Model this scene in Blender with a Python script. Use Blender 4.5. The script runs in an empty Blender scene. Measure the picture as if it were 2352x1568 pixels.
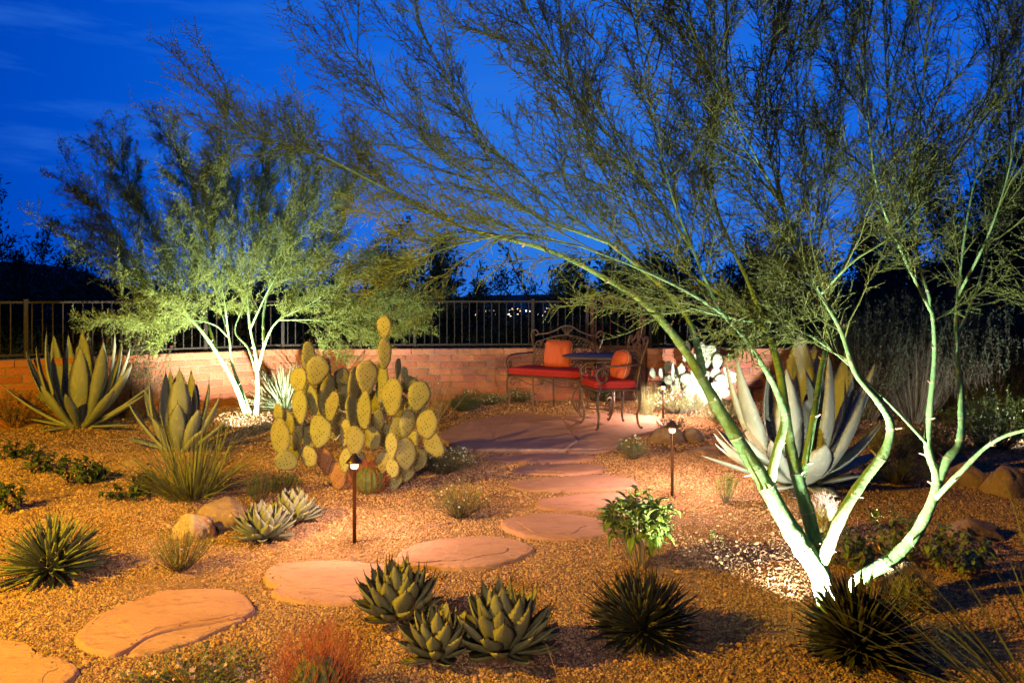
import bpy, math, random
import numpy as np
from mathutils import Vector, Matrix, noise

rnd = random.Random(7)
rng = np.random.default_rng(7)
S = bpy.context.scene
COL = S.collection
PI = math.pi

# ------------------------------------------------------------------ camera
EYE, HORIZON, MIDX, FOCAL = 1.5, 685.0, 1176.0, 1800.0      # eye height in metres; the rest in photo pixels (2352 wide)
cam_data = bpy.data.cameras.new('camera')
cam = bpy.data.objects.new('camera', cam_data); COL.objects.link(cam)
cam.location = (0, 0, EYE); cam.rotation_euler = (PI / 2, 0, 0)
cam_data.sensor_width = 36; cam_data.lens = 36 * FOCAL / 2352
cam_data.shift_y = -(784 - HORIZON) / 2352
cam_data.clip_start = 0.05; cam_data.clip_end = 20000
S.camera = cam
S.render.engine = 'CYCLES'
S.cycles.use_denoising = True
S.cycles.max_bounces = 6
S.cycles.transparent_max_bounces = 12
S.cycles.sample_clamp_indirect = 4
S.view_settings.view_transform = 'Standard'
try: S.view_settings.look = 'None'
except Exception: pass
S.view_settings.gamma = 1; S.view_settings.exposure = 0; S.view_settings.use_curve_mapping = False

# ------------------------------------------------------------------ dusk sky
world = bpy.data.worlds.new('World'); S.world = world; world.use_nodes = True
wn, wl = world.node_tree.nodes, world.node_tree.links
wn.clear()
def N(tree, typ, **kw):
    n = tree.nodes.new(typ)
    for k, v in kw.items(): setattr(n, k, v)
    return n
wt = world.node_tree
tc = N(wt, 'ShaderNodeTexCoord')
GLOW = Vector((math.sin(math.radians(6)), math.cos(math.radians(6)), 0.045)).normalized()   # where the sun went down
dot = N(wt, 'ShaderNodeVectorMath', operation='DOT_PRODUCT'); wl.new(tc.outputs['Generated'], dot.inputs[0]); dot.inputs[1].default_value = GLOW
ac = N(wt, 'ShaderNodeMath', operation='ARCCOSINE'); wl.new(dot.outputs['Value'], ac.inputs[0])
dv = N(wt, 'ShaderNodeMath', operation='DIVIDE'); wl.new(ac.outputs[0], dv.inputs[0]); dv.inputs[1].default_value = PI
ramp = N(wt, 'ShaderNodeValToRGB'); wl.new(dv.outputs[0], ramp.inputs[0])
stops = [(0.0, (.028, .205, .78)), (.07, (.018, .175, .80)), (.13, (.003, .130, .76)), (.20, (.0, .080, .60)), (.25, (.0, .053, .47)), (.33, (.0, .028, .25)), (.5, (.0, .011, .09)), (1.0, (.0, .006, .04))]
el = ramp.color_ramp.elements
el[0].position, el[0].color = stops[0][0], (*stops[0][1], 1)
el[1].position, el[1].color = stops[-1][0], (*stops[-1][1], 1)
for p, c in stops[1:-1]:
    e = el.new(p); e.color = (*c, 1)
mp = N(wt, 'ShaderNodeMapping'); mp.inputs['Scale'].default_value = (2.2, 2.2, 13); wl.new(tc.outputs['Generated'], mp.inputs['Vector'])
cn = N(wt, 'ShaderNodeTexNoise'); cn.inputs['Scale'].default_value = 2.3; cn.inputs['Detail'].default_value = 8; cn.inputs['Roughness'].default_value = .6
wl.new(mp.outputs[0], cn.inputs['Vector'])
cr = N(wt, 'ShaderNodeMapRange'); cr.inputs['From Min'].default_value = .5; cr.inputs['From Max'].default_value = .82; cr.inputs['To Max'].default_value = .6
wl.new(cn.outputs['Fac'], cr.inputs['Value'])
cm = N(wt, 'ShaderNodeMix', data_type='RGBA'); wl.new(cr.outputs[0], cm.inputs['Factor']); wl.new(ramp.outputs[0], cm.inputs['A']); cm.inputs['B'].default_value = (.035, .20, .80, 1)
bg = N(wt, 'ShaderNodeBackground'); wl.new(cm.outputs['Result'], bg.inputs['Color']); bg.inputs['Strength'].default_value = .96
wo = N(wt, 'ShaderNodeOutputWorld'); wl.new(bg.outputs[0], wo.inputs['Surface'])

# ------------------------------------------------------------------ house lamp behind and left of the camera
def lamp(name, typ, loc, color, power, radius, **kw):
    d = bpy.data.lights.new(name, typ); d.color = color; d.energy = power; d.shadow_soft_size = radius
    for k, v in kw.items(): setattr(d, k, v)
    o = bpy.data.objects.new(name, d); COL.objects.link(o); o.location = loc
    return o
# shaded sconces under the eaves: nothing above the shade's rim is lit
house_lamp = lamp('house_lamp', 'SPOT', (-4.5, 2.2, 2.75), (1.0, .56, .001), 2500, .06, spot_size=math.radians(166), spot_blend=.12)
porch_lamp = lamp('porch_lamp', 'SPOT', (-.6, -4.5, 2.8), (1.0, .76, .62), 1500, .12, spot_size=math.radians(33), spot_blend=.8)   # flood under the eaves, aimed at the rear beds
porch_lamp.rotation_euler = (Vector((-1.2, 9.2, .2)) - Vector((-.6, -4.5, 2.8))).to_track_quat('-Z', 'Y').to_euler()

# ------------------------------------------------------------------ photo pixel -> place
def hg(x, y):
    """height of the ground"""
    x = np.asarray(x, float); y = np.asarray(y, float)
    h = .010 * np.sin(1.7 * x + .6) * np.cos(1.3 * y + .4) + .006 * np.sin(4.1 * x + 1.1 * y) + .004 * np.sin(2.3 * y - 5.3 * x)
    def mound(cx, cy, rx, ry, a): return a * np.exp(-((x - cx) / rx) ** 2 - ((y - cy) / ry) ** 2)
    h = h + mound(-5.0, 9.2, 1.5, .9, .07) + mound(-3.1, 9.6, 1.0, .6, .08) + mound(2.3, 6.2, .9, .8, .07) + mound(4.5, 6.5, 1.5, 1.2, .09) + mound(-2.9, 6.4, 1.4, 1.0, .05)
    q = np.clip((y - 9.0) / 1.9, 0, 1); h = h + .075 * q * q * (3 - 2 * q)
    far = np.clip((y - 12.2) / 300, 0, 1)
    h = h * np.clip((13 - y), 0, 1) - 30 * (1 - (1 - far) ** 2.2) - np.where(y > 11.6, np.clip(y - 11.6, 0, 8) * .09, 0)
    return h
def G(px, py, lift=0.0):
    """the point of the ground seen at a photo pixel"""
    z = 0.0
    for _ in range(25):
        d = FOCAL * (EYE - z) / (py - HORIZON)
        z = float(hg((px - MIDX) / FOCAL * d, d)) + lift
    return Vector(((px - MIDX) / FOCAL * d, d, z))
def P(px, py, d):
    return Vector(((px - MIDX) / FOCAL * d, d, EYE - (py - HORIZON) / FOCAL * d))

# ------------------------------------------------------------------ mesh helpers
class MB:
    def __init__(s): s.v = []; s.f = []; s.m = []; s.n = 0
    def add(s, v, f, mi=0):
        k = s.n
        s.v.extend([tuple(p) for p in v]); s.f.extend([tuple(i + k for i in q) for q in f]); s.m.extend([mi] * len(f)); s.n += len(v)
    def mesh(s, name, smooth=True):
        me = bpy.data.meshes.new(name); me.from_pydata(s.v, [], s.f)
        if any(s.m): me.polygons.foreach_set('material_index', s.m)
        if smooth: me.polygons.foreach_set('use_smooth', [True] * len(s.f))
        me.update(); return me
def mesh_np(name, V, F, smooth=False):
    """V (n,3); F (m,k) with k = 3 or 4"""
    V = np.ascontiguousarray(V, dtype=np.float32); F = np.ascontiguousarray(F, dtype=np.int32)
    me = bpy.data.meshes.new(name); m, k = F.shape
    me.vertices.add(len(V)); me.vertices.foreach_set('co', V.ravel())
    me.loops.add(m * k); me.loops.foreach_set('vertex_index', F.ravel())
    me.polygons.add(m); me.polygons.foreach_set('loop_start', np.arange(0, m * k, k, dtype=np.int32))
    try: me.polygons.foreach_set('loop_total', np.full(m, k, dtype=np.int32))
    except Exception: pass
    if smooth: me.polygons.foreach_set('use_smooth', np.ones(m, dtype=bool))
    me.update(calc_edges=True); me.validate(); return me
def obj(name, me, mats, parent=None, loc=None, kind=None):
    o = bpy.data.objects.new(name, me); COL.objects.link(o)
    if mats is not None and len(me.materials) == 0:
        for m in (mats if isinstance(mats, (list, tuple)) else [mats]): me.materials.append(m)
    if parent is not None: o.parent = parent
    if loc is not None: o.location = loc
    if kind: o['kind'] = kind
    return o
def tag(o, label, cat, group=None):
    o['label'] = label; o['category'] = cat
    if group: o['group'] = group
    return o
def thing(name, label, cat, loc, group=None, rz=0):
    o = bpy.data.objects.new(name, None); COL.objects.link(o); o.empty_display_size = .1
    o.location = loc; o.rotation_euler = (0, 0, rz)
    return tag(o, label, cat, group)

def catmull(pts, n):
    """smooth curve through the points, n samples a span"""
    p = np.array([list(q) for q in pts], float)
    p = np.vstack([2 * p[0] - p[1], p, 2 * p[-1] - p[-2]])
    out = []
    for i in range(1, len(p) - 2):
        a, b, c, d = p[i - 1], p[i], p[i + 1], p[i + 2]
        for t in np.linspace(0, 1, n, endpoint=False):
            out.append(.5 * (2 * b + (c - a) * t + (2 * a - 5 * b + 4 * c - d) * t * t + (3 * b - a - 3 * c + d) * t ** 3))
    out.append(p[-2]); return np.array(out)
def sweep(pts, r, sides=6, closed=False, cap=True):
    """a tube along points; r a number or one number a point"""
    p = np.array([list(q) for q in pts], float); n = len(p)
    r = np.full(n, r, float) if np.isscalar(r) else np.asarray(r, float)
    if closed: T = np.roll(p, -1, 0) - np.roll(p, 1, 0)
    else: T = np.gradient(p, axis=0)
    T /= np.linalg.norm(T, axis=1)[:, None] + 1e-12
    ref = np.array([0, 0, 1.]) if abs(T[0][2]) < .9 else np.array([1., 0, 0])
    u = np.cross(T[0], ref); u /= np.linalg.norm(u)
    V = []
    ang = np.arange(sides) * 2 * PI / sides
    for i in range(n):
        u = u - T[i] * (u @ T[i]); u /= np.linalg.norm(u) + 1e-12
        w = np.cross(T[i], u)
        V.append(p[i] + r[i] * (np.cos(ang)[:, None] * u + np.sin(ang)[:, None] * w))
    V = np.vstack(V); F = []
    for i in range(n if closed else n - 1):
        a, b = i * sides, ((i + 1) % n) * sides
        for k in range(sides):
            k2 = (k + 1) % sides; F.append((a + k, a + k2, b + k2, b + k))
    if cap and not closed:
        F.append(tuple(range(sides - 1, -1, -1))); F.append(tuple(range((n - 1) * sides, n * sides)))
    return V, F
def box(c, s, M=None):
    cx, cy, cz = c; sx, sy, sz = s[0] / 2, s[1] / 2, s[2] / 2
    v = [Vector((cx + a * sx, cy + b * sy, cz + e * sz)) for a in (-1, 1) for b in (-1, 1) for e in (-1, 1)]
    if M is not None: v = [M @ q for q in v]
    return v, [(0, 1, 3, 2), (4, 6, 7, 5), (0, 4, 5, 1), (2, 3, 7, 6), (0, 2, 6, 4), (1, 5, 7, 3)]
def lathe(prof, seg=24, cap=True):
    V = []; F = []
    for r, z in prof:
        for k in range(seg):
            a = 2 * PI * k / seg; V.append((r * math.cos(a), r * math.sin(a), z))
    for i in range(len(prof) - 1):
        for k in range(seg):
            k2 = (k + 1) % seg; F.append((i * seg + k, i * seg + k2, (i + 1) * seg + k2, (i + 1) * seg + k))
    if cap and prof[0][0] > 1e-4: F.append(tuple(range(seg - 1, -1, -1)))
    if cap and prof[-1][0] > 1e-4: F.append(tuple(range((len(prof) - 1) * seg, len(prof) * seg)))
    return V, F
def spiral(c, r0, r1, a0, a1, n, ax, az):
    """points of a spiral in the plane of the two axes"""
    ax, az = np.array(ax, float), np.array(az, float)
    out = []
    for t in np.linspace(0, 1, n):
        r = r0 + (r1 - r0) * t; a = math.radians(a0 + (a1 - a0) * t)
        out.append(np.array(c, float) + r * math.cos(a) * ax + r * math.sin(a) * az)
    return out
def unit(v): return v / (np.linalg.norm(v, axis=-1, keepdims=True) + 1e-12)
def prisms(a, b, ra, rb):
    """many three-sided sticks at once"""
    n = len(a); d = unit(b - a)
    ref = np.where(np.abs(d[:, 2:3]) < .9, np.array([[0, 0, 1.]]), np.array([[1., 0, 0]]))
    u = unit(np.cross(d, ref)); w = np.cross(d, u)
    ra = np.broadcast_to(np.asarray(ra, float), (n,))[:, None]; rb = np.broadcast_to(np.asarray(rb, float), (n,))[:, None]
    V = np.empty((n, 6, 3))
    for k in range(3):
        o = math.cos(2 * PI * k / 3) * u + math.sin(2 * PI * k / 3) * w
        V[:, k] = a + o * ra; V[:, 3 + k] = b + o * rb
    base = (np.arange(n) * 6)[:, None]
    F = np.concatenate([base + np.array([[k, (k + 1) % 3, 3 + (k + 1) % 3, 3 + k]]) for k in range(3)], 0)
    return V.reshape(-1, 3), F
def leafquads(c, d, length, width, fold=.25):
    """many small diamond leaves, base at c, pointing along d"""
    n = len(c); d = unit(d)
    side = unit(np.cross(d, unit(rng.normal(size=(n, 3)) * .7 + np.array([0, 0, .9]))))
    up = np.cross(side, d)
    L = np.broadcast_to(np.asarray(length, float), (n,))[:, None]; W = np.broadcast_to(np.asarray(width, float), (n,))[:, None] / 2
    V = np.empty((n, 4, 3))
    V[:, 0] = c; V[:, 1] = c + d * L * .5 + side * W + up * W * fold; V[:, 2] = c + d * L; V[:, 3] = c + d * L * .5 - side * W + up * W * fold
    F = (np.arange(n) * 4)[:, None] + np.array([[0, 1, 2, 3]])
    return V.reshape(-1, 3), F
def join_np(parts):
    V = []; F = []; k = 0
    for v, f in parts:
        if len(v) == 0: continue
        V.append(v); F.append(f + k); k += len(v)
    return np.concatenate(V), np.concatenate(F)

# ------------------------------------------------------------------ materials
def mat(name, c1, c2=None, scale=6, rough=.75, bump=0, bscale=40, vary=0, spec=.25, stretch=None, detail=6, sharp=(.35, .65), transl=0, c3=None):
    m = bpy.data.materials.new(name); m.use_nodes = True
    t = m.node_tree; L = t.links; b = t.nodes['Principled BSDF']
    b.inputs['Roughness'].default_value = rough; b.inputs['Specular IOR Level'].default_value = spec
    tcn = N(t, 'ShaderNodeTexCoord'); src = tcn.outputs['Object']
    if stretch:
        mpn = N(t, 'ShaderNodeMapping'); mpn.inputs['Scale'].default_value = stretch; L.new(src, mpn.inputs['Vector']); src = mpn.outputs[0]
    out = None
    if c2 is not None:
        nz = N(t, 'ShaderNodeTexNoise'); nz.inputs['Scale'].default_value = scale; nz.inputs['Detail'].default_value = detail; nz.inputs['Roughness'].default_value = .6; L.new(src, nz.inputs['Vector'])
        mr = N(t, 'ShaderNodeMapRange'); mr.inputs['From Min'].default_value = sharp[0]; mr.inputs['From Max'].default_value = sharp[1]; L.new(nz.outputs['Fac'], mr.inputs['Value'])
        mx = N(t, 'ShaderNodeMix', data_type='RGBA'); L.new(mr.outputs[0], mx.inputs['Factor']); mx.inputs['A'].default_value = (*c1, 1); mx.inputs['B'].default_value = (*c2, 1)
        out = mx.outputs['Result']
        if c3 is not None:
            n3 = N(t, 'ShaderNodeTexNoise'); n3.inputs['Scale'].default_value = scale * 5.3; n3.inputs['Detail'].default_value = 3; L.new(src, n3.inputs['Vector'])
            m3 = N(t, 'ShaderNodeMapRange'); m3.inputs['From Min'].default_value = .55; m3.inputs['From Max'].default_value = .68; L.new(n3.outputs['Fac'], m3.inputs['Value'])
            x3 = N(t, 'ShaderNodeMix', data_type='RGBA'); L.new(m3.outputs[0], x3.inputs['Factor']); L.new(out, x3.inputs['A']); x3.inputs['B'].default_value = (*c3, 1); out = x3.outputs['Result']
    if vary:
        oi = N(t, 'ShaderNodeObjectInfo'); hs = N(t, 'ShaderNodeHueSaturation')
        vr = N(t, 'ShaderNodeMapRange'); vr.inputs['To Min'].default_value = 1 - vary; vr.inputs['To Max'].default_value = 1 + vary; L.new(oi.outputs['Random'], vr.inputs['Value']); L.new(vr.outputs[0], hs.inputs['Value'])
        wn_ = N(t, 'ShaderNodeTexWhiteNoise', noise_dimensions='1D'); L.new(oi.outputs['Random'], wn_.inputs['W'])
        hr = N(t, 'ShaderNodeMapRange'); hr.inputs['To Min'].default_value = .5 - vary * .05; hr.inputs['To Max'].default_value = .5 + vary * .05; L.new(wn_.outputs['Value'], hr.inputs['Value']); L.new(hr.outputs[0], hs.inputs['Hue'])
        if out is None: hs.inputs['Color'].default_value = (*c1, 1)
        else: L.new(out, hs.inputs['Color'])
        out = hs.outputs[0]
    if out is None: b.inputs['Base Color'].default_value = (*c1, 1)
    else: L.new(out, b.inputs['Base Color'])
    if bump:
        bz = N(t, 'ShaderNodeTexNoise'); bz.inputs['Scale'].default_value = bscale; bz.inputs['Detail'].default_value = 8; bz.inputs['Roughness'].default_value = .65; L.new(src, bz.inputs['Vector'])
        bp = N(t, 'ShaderNodeBump'); bp.inputs['Strength'].default_value = min(1, bump); bp.inputs['Distance'].default_value = .02; L.new(bz.outputs['Fac'], bp.inputs['Height']); L.new(bp.outputs[0], b.inputs['Normal'])
    if transl:
        tr = N(t, 'ShaderNodeBsdfTranslucent'); ms = N(t, 'ShaderNodeMixShader'); ms.inputs['Fac'].default_value = transl
        if out is None: tr.inputs['Color'].default_value = (*c1, 1)
        else: L.new(out, tr.inputs['Color'])
        L.new(b.outputs[0], ms.inputs[1]); L.new(tr.outputs[0], ms.inputs[2]); L.new(ms.outputs[0], t.nodes['Material Output'].inputs['Surface'])
    return m
def emit(name, c, s):
    m = bpy.data.materials.new(name); m.use_nodes = True; t = m.node_tree; t.nodes.clear()
    e = N(t, 'ShaderNodeEmission'); e.inputs['Color'].default_value = (*c, 1); e.inputs['Strength'].default_value = s
    o = N(t, 'ShaderNodeOutputMaterial'); t.links.new(e.outputs[0], o.inputs['Surface']); return m

M_soil = mat('decomposed granite soil', (.19, .105, .055), (.30, .17, .09), 3.0, .95, .9, 60, c3=(.13, .075, .05))
M_pebble = mat('crushed granite', (.31, .175, .09), (.43, .275, .165), 25, .92, .25, 90, vary=.5, spec=.15)
M_stone = mat('red sandstone', (.44, .245, .19), (.36, .195, .145), 2.1, .9, .75, 20, vary=.12, stretch=(1, 2.2, 2), c3=(.32, .17, .125), spec=.2)
M_rock = mat('granite rock', (.29, .19, .13), (.19, .12, .085), 5, .92, .9, 14, vary=.15, c3=(.33, .225, .16))
M_rockred = mat('lichened rock', (.42, .33, .26), (.30, .13, .09), 9, .9, .7, 22, c3=(.5, .43, .36))
M_brick = mat('slump block', (.36, .135, .08), (.29, .10, .058), 9, .9, .5, 26, vary=.16, c3=(.40, .175, .11))
M_cap = mat('cap block', (.41, .175, .105), (.35, .135, .078), 8, .9, .45, 26, vary=.12)
M_mortar = mat('mortar', (.27, .22, .185), (.21, .165, .14), 12, .95, .5, 60)
M_fence = mat('dark bronze painted steel', (.032, .026, .022), (.025, .02, .018), 14, .6, .1, 60, spec=.2)
M_rust = mat('rusted steel sheet', (.10, .042, .026), (.055, .026, .02), 7, .7, .3, 40)
M_iron = mat('bronze brown wrought iron', (.115, .062, .04), (.075, .04, .028), 20, .5, .25, 60, spec=.45)
M_red = mat('red cushion fabric', (.38, .034, .04), (.31, .026, .032), 30, .9, .15, 300, spec=.1)
M_salmon = mat('salmon striped fabric', (.62, .14, .07), (.52, .105, .05), 10, .9, .1, 300, stretch=(9, .4, .4), spec=.1)
M_piping = mat('tan piping cord', (.60, .36, .20), rough=.9)
M_slate = mat('dark table top', (.12, .10, .11), (.085, .07, .075), 15, .6, .1, 50, spec=.2)
M_bronze = mat('bronze path light', (.16, .095, .06), (.12, .07, .045), 30, .35, .05, 50, spec=.6)
M_bronze.node_tree.nodes['Principled BSDF'].inputs['Metallic'].default_value = .85
M_bark = mat('green palo verde bark', (.18, .36, .15), (.13, .28, .105), 9, .65, .45, 26, c3=(.27, .38, .19), spec=.3)
M_scar = mat('pale bark scar', (.52, .42, .30), (.36, .27, .19), 30, .85)
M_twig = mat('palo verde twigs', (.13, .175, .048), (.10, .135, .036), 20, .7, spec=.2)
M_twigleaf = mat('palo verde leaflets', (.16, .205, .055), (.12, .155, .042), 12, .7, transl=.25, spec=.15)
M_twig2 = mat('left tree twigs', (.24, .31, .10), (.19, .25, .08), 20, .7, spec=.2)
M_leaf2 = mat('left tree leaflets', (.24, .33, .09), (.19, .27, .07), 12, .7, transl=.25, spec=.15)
M_agave = mat('blue grey agave', (.30, .33, .27), (.23, .265, .215), 5, .72, .2, 45, vary=.12, stretch=(1, 1, .5), spec=.18, c3=(.36, .35, .26))
M_agave2 = mat('dull green agave', (.19, .185, .085), (.145, .145, .065), 8, .72, .2, 50, vary=.14, spec=.18, c3=(.22, .19, .09))
M_agave3 = mat('grey artichoke agave', (.23, .245, .165), (.185, .20, .135), 9, .6, .06, 60, vary=.10, spec=.3)
M_tooth = mat('dark spine', (.07, .03, .022), rough=.6)
M_yucca = mat('yucca blade', (.15, .17, .06), (.11, .13, .045), 12, .55, vary=.22, spec=.35)
M_darkyucca = mat('dark twin flower blade', (.055, .055, .026), (.042, .042, .02), 12, .55, vary=.22, spec=.35)
M_fiber = mat('dry leaf fibre', (.42, .33, .2), rough=.9)
M_dry = mat('dry brown leaf', (.27, .14, .07), (.19, .095, .05), 12, .85)
M_hesper = mat('red yucca blade', (.16, .17, .055), (.11, .12, .04), 5, .6, spec=.3)
M_sotol = mat('sotol blade', (.20, .25, .15), (.15, .19, .11), 5, .6, spec=.3)
M_deer = mat('deer grass', (.22, .24, .12), (.15, .17, .08), 6, .7)
M_green = mat('bright shrub leaf', (.17, .25, .045), (.11, .18, .03), 14, .5, vary=.18, spec=.4, transl=.25)
M_lantana = mat('dark lantana leaf', (.075, .115, .028), (.05, .085, .02), 14, .6, vary=.2, transl=.2)
M_lantana2 = mat('trailing lantana leaf', (.24, .32, .12), (.17, .24, .08), 14, .6, vary=.2, transl=.2)
M_daisy = mat('daisy foliage', (.15, .18, .075), (.10, .13, .05), 20, .8)
M_gold = mat('fine yellow green foliage', (.23, .25, .06), (.16, .18, .04), 20, .8)
M_brush = mat('dark desert foliage', (.06, .095, .065), (.042, .068, .045), 6, .8)
M_brush2 = mat('mesquite foliage', (.07, .105, .06), (.048, .075, .042), 6, .8)
M_greybrush = mat('grey brittle foliage', (.17, .155, .12), (.11, .10, .08), 12, .85)
M_mound = mat('dense green mound', (.075, .105, .035), (.05, .075, .025), 20, .8)
M_wood = mat('grey brown stem', (.13, .095, .065), (.09, .065, .045), 20, .85)
M_palestem = mat('pale stem', (.38, .30, .17), (.28, .21, .12), 20, .8)
M_white = mat('white petal', (.80, .76, .70), rough=.7, transl=.2)
M_yellow = mat('yellow flower', (.60, .42, .04), rough=.7)
M_pink = mat('pale pink flower', (.62, .42, .40), rough=.7)
M_purple = mat('purple flower', (.50, .16, .46), rough=.7, transl=.2)
M_redflower = mat('red flower', (.55, .03, .03), rough=.7)
M_barrel = mat('barrel cactus skin', (.10, .13, .04), (.075, .10, .03), 20, .7)
M_redspine = mat('red cactus spine', (.42, .13, .07), (.34, .10, .05), 30, .6)
M_tanspine = mat('tan cactus spine', (.55, .42, .22), (.42, .30, .15), 30, .6)
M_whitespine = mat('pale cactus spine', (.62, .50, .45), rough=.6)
M_glaze = mat('orange glazed clay', (.50, .11, .03), (.09, .04, .06), 3.2, .18, 0, spec=.6, sharp=(.5, .62))
M_stucco = mat('maroon stucco', (.09, .042, .042), (.07, .032, .032), 5, .95, .4, 60)
M_hill = mat('distant hillside', (.035, .04, .035), (.025, .03, .028), .002, 1)
M_plain = M_soil
M_lens = bpy.data.materials.new('frosted lamp lens'); M_lens.use_nodes = True
_t = M_lens.node_tree; _t.nodes.clear()
_a = N(_t, 'ShaderNodeAddShader'); _e = N(_t, 'ShaderNodeEmission'); _e.inputs['Color'].default_value = (1, .66, .40, 1); _e.inputs['Strength'].default_value = 2.2
_tr = N(_t, 'ShaderNodeBsdfTransparent'); _tr.inputs['Color'].default_value = (.85, .85, .85, 1); _o = N(_t, 'ShaderNodeOutputMaterial')
_t.links.new(_e.outputs[0], _a.inputs[0]); _t.links.new(_tr.outputs[0], _a.inputs[1]); _t.links.new(_a.outputs[0], _o.inputs['Surface'])
# prickly pear skin: dark areole dots in rows on each pad
def pear_mat(name, c1, c2, dots, size=40):
    m = mat(name, c1, c2, 9, .7, .45, 11, vary=.22, spec=.2); t = m.node_tree; b = t.nodes['Principled BSDF']
    src = b.inputs['Base Color'].links[0].from_socket
    tcn = N(t, 'ShaderNodeTexCoord'); mpn = N(t, 'ShaderNodeMapping'); mpn.inputs['Rotation'].default_value = (0, PI / 4, 0); mpn.inputs['Scale'].default_value = (1, .0, 1); t.links.new(tcn.outputs['Object'], mpn.inputs['Vector'])
    vo = N(t, 'ShaderNodeTexVoronoi'); vo.inputs['Scale'].default_value = size; vo.inputs['Randomness'].default_value = .28; t.links.new(mpn.outputs[0], vo.inputs['Vector'])
    mr = N(t, 'ShaderNodeMapRange'); mr.inputs['From Min'].default_value = .15; mr.inputs['From Max'].default_value = .24; mr.inputs['To Min'].default_value = 1; mr.inputs['To Max'].default_value = 0; t.links.new(vo.outputs['Distance'], mr.inputs['Value'])
    mx = N(t, 'ShaderNodeMix', data_type='RGBA'); t.links.new(mr.outputs[0], mx.inputs['Factor']); t.links.new(src, mx.inputs['A']); mx.inputs['B'].default_value = (*dots, 1); t.links.new(mx.outputs['Result'], b.inputs['Base Color'])
    return m
M_pad = pear_mat('prickly pear skin', (.30, .29, .13), (.24, .245, .11), (.07, .045, .02))
M_padold = pear_mat('old corky pear skin', (.36, .19, .09), (.27, .13, .06), (.10, .045, .02), 40)
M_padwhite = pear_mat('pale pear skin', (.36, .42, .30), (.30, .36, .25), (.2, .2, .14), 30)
# ================================================================== SETTING
def axis(*segs):
    out = []
    for a, b, s in segs: out += list(np.arange(a, b, s))
    return np.array(out + [segs[-1][1]])
gx = axis((-6000, -600, 900), (-600, -60, 90), (-60, -9, 6), (-9, 9, .12), (9, 60, 6), (60, 600, 90), (600, 6000, 900))
gy = axis((-8, .5, 1.5), (.5, 12.6, .1), (12.6, 30, 1.2), (30, 320, 20), (320, 7000, 700))
X, Y = np.meshgrid(gx, gy); Z = hg(X, Y)
V = np.stack([X.ravel(), Y.ravel(), Z.ravel()], 1); nx, ny = len(gx), len(gy)
ii, jj = np.meshgrid(np.arange(nx - 1), np.arange(ny - 1)); k = (jj * nx + ii).ravel()
ground = obj('ground', mesh_np('ground', V, np.stack([k, k + 1, k + nx + 1, k + nx], 1), True), M_soil, kind='structure')

# distant ridge
hp = []
for i, a in enumerate(np.linspace(-50, 50, 90)):
    t = math.radians(a); e = .25 + .5 * noise.noise(Vector((a * .09, 3, 0))) + .2 * noise.noise(Vector((a * .4, 7, 0))) + 2.0 * min(1, max(0, (-23 - a) / 7))
    hp.append((t, max(.05, e)))
mb = MB(); vv = []
for t, e in hp:
    for r, h in ((5000, -45), (6000, 6000 * math.tan(math.radians(e)) * .55 - 10), (6800, 6800 * math.tan(math.radians(e))), (9000, -60)):
        vv.append((r * math.sin(t), r * math.cos(t), h))
mb.add(vv, [(4 * i + k, 4 * i + 4 + k, 4 * i + 5 + k, 4 * i + 1 + k) for i in range(len(hp) - 1) for k in range(3)])
obj('hills', mb.mesh('hills'), M_hill, kind='structure')

# lights of the town in the valley
mb = MB()
octa_v = [(1, 0, 0), (-1, 0, 0), (0, 1, 0), (0, -1, 0), (0, 0, 1), (0, 0, -1)]; octa_f = [(0, 2, 4), (2, 1, 4), (1, 3, 4), (3, 0, 4), (2, 0, 5), (1, 2, 5), (3, 1, 5), (0, 3, 5)]
for i in range(95):
    px = rnd.uniform(1085, 1345) if i < 55 else rnd.choice([rnd.uniform(20, 330), rnd.uniform(640, 1085), rnd.uniform(1360, 1560)])
    py = rnd.choice([rnd.gauss(711, 2.5), rnd.gauss(715, 6), rnd.gauss(726, 4)]) if i < 55 else rnd.uniform(694, 716)
    c = P(px, max(py, 697), 1400); r = rnd.uniform(.8, 1.7) * (1.3 if i % 9 == 0 else 1)
    mb.add([(c.x + r * a * (1.6 if py > 720 else 1), c.y + r * b, c.z + r * e) for a, b, e in octa_v], octa_f, 1 if i % 11 == 3 else (2 if i % 3 else 0))
obj('town_lights', mb.mesh('town_lights', False), [emit('white town light', (1, .92, .8), 5), emit('red town light', (1, .08, .06), 4), emit('amber town light', (1, .62, .3), 4)], kind='stuff')

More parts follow.
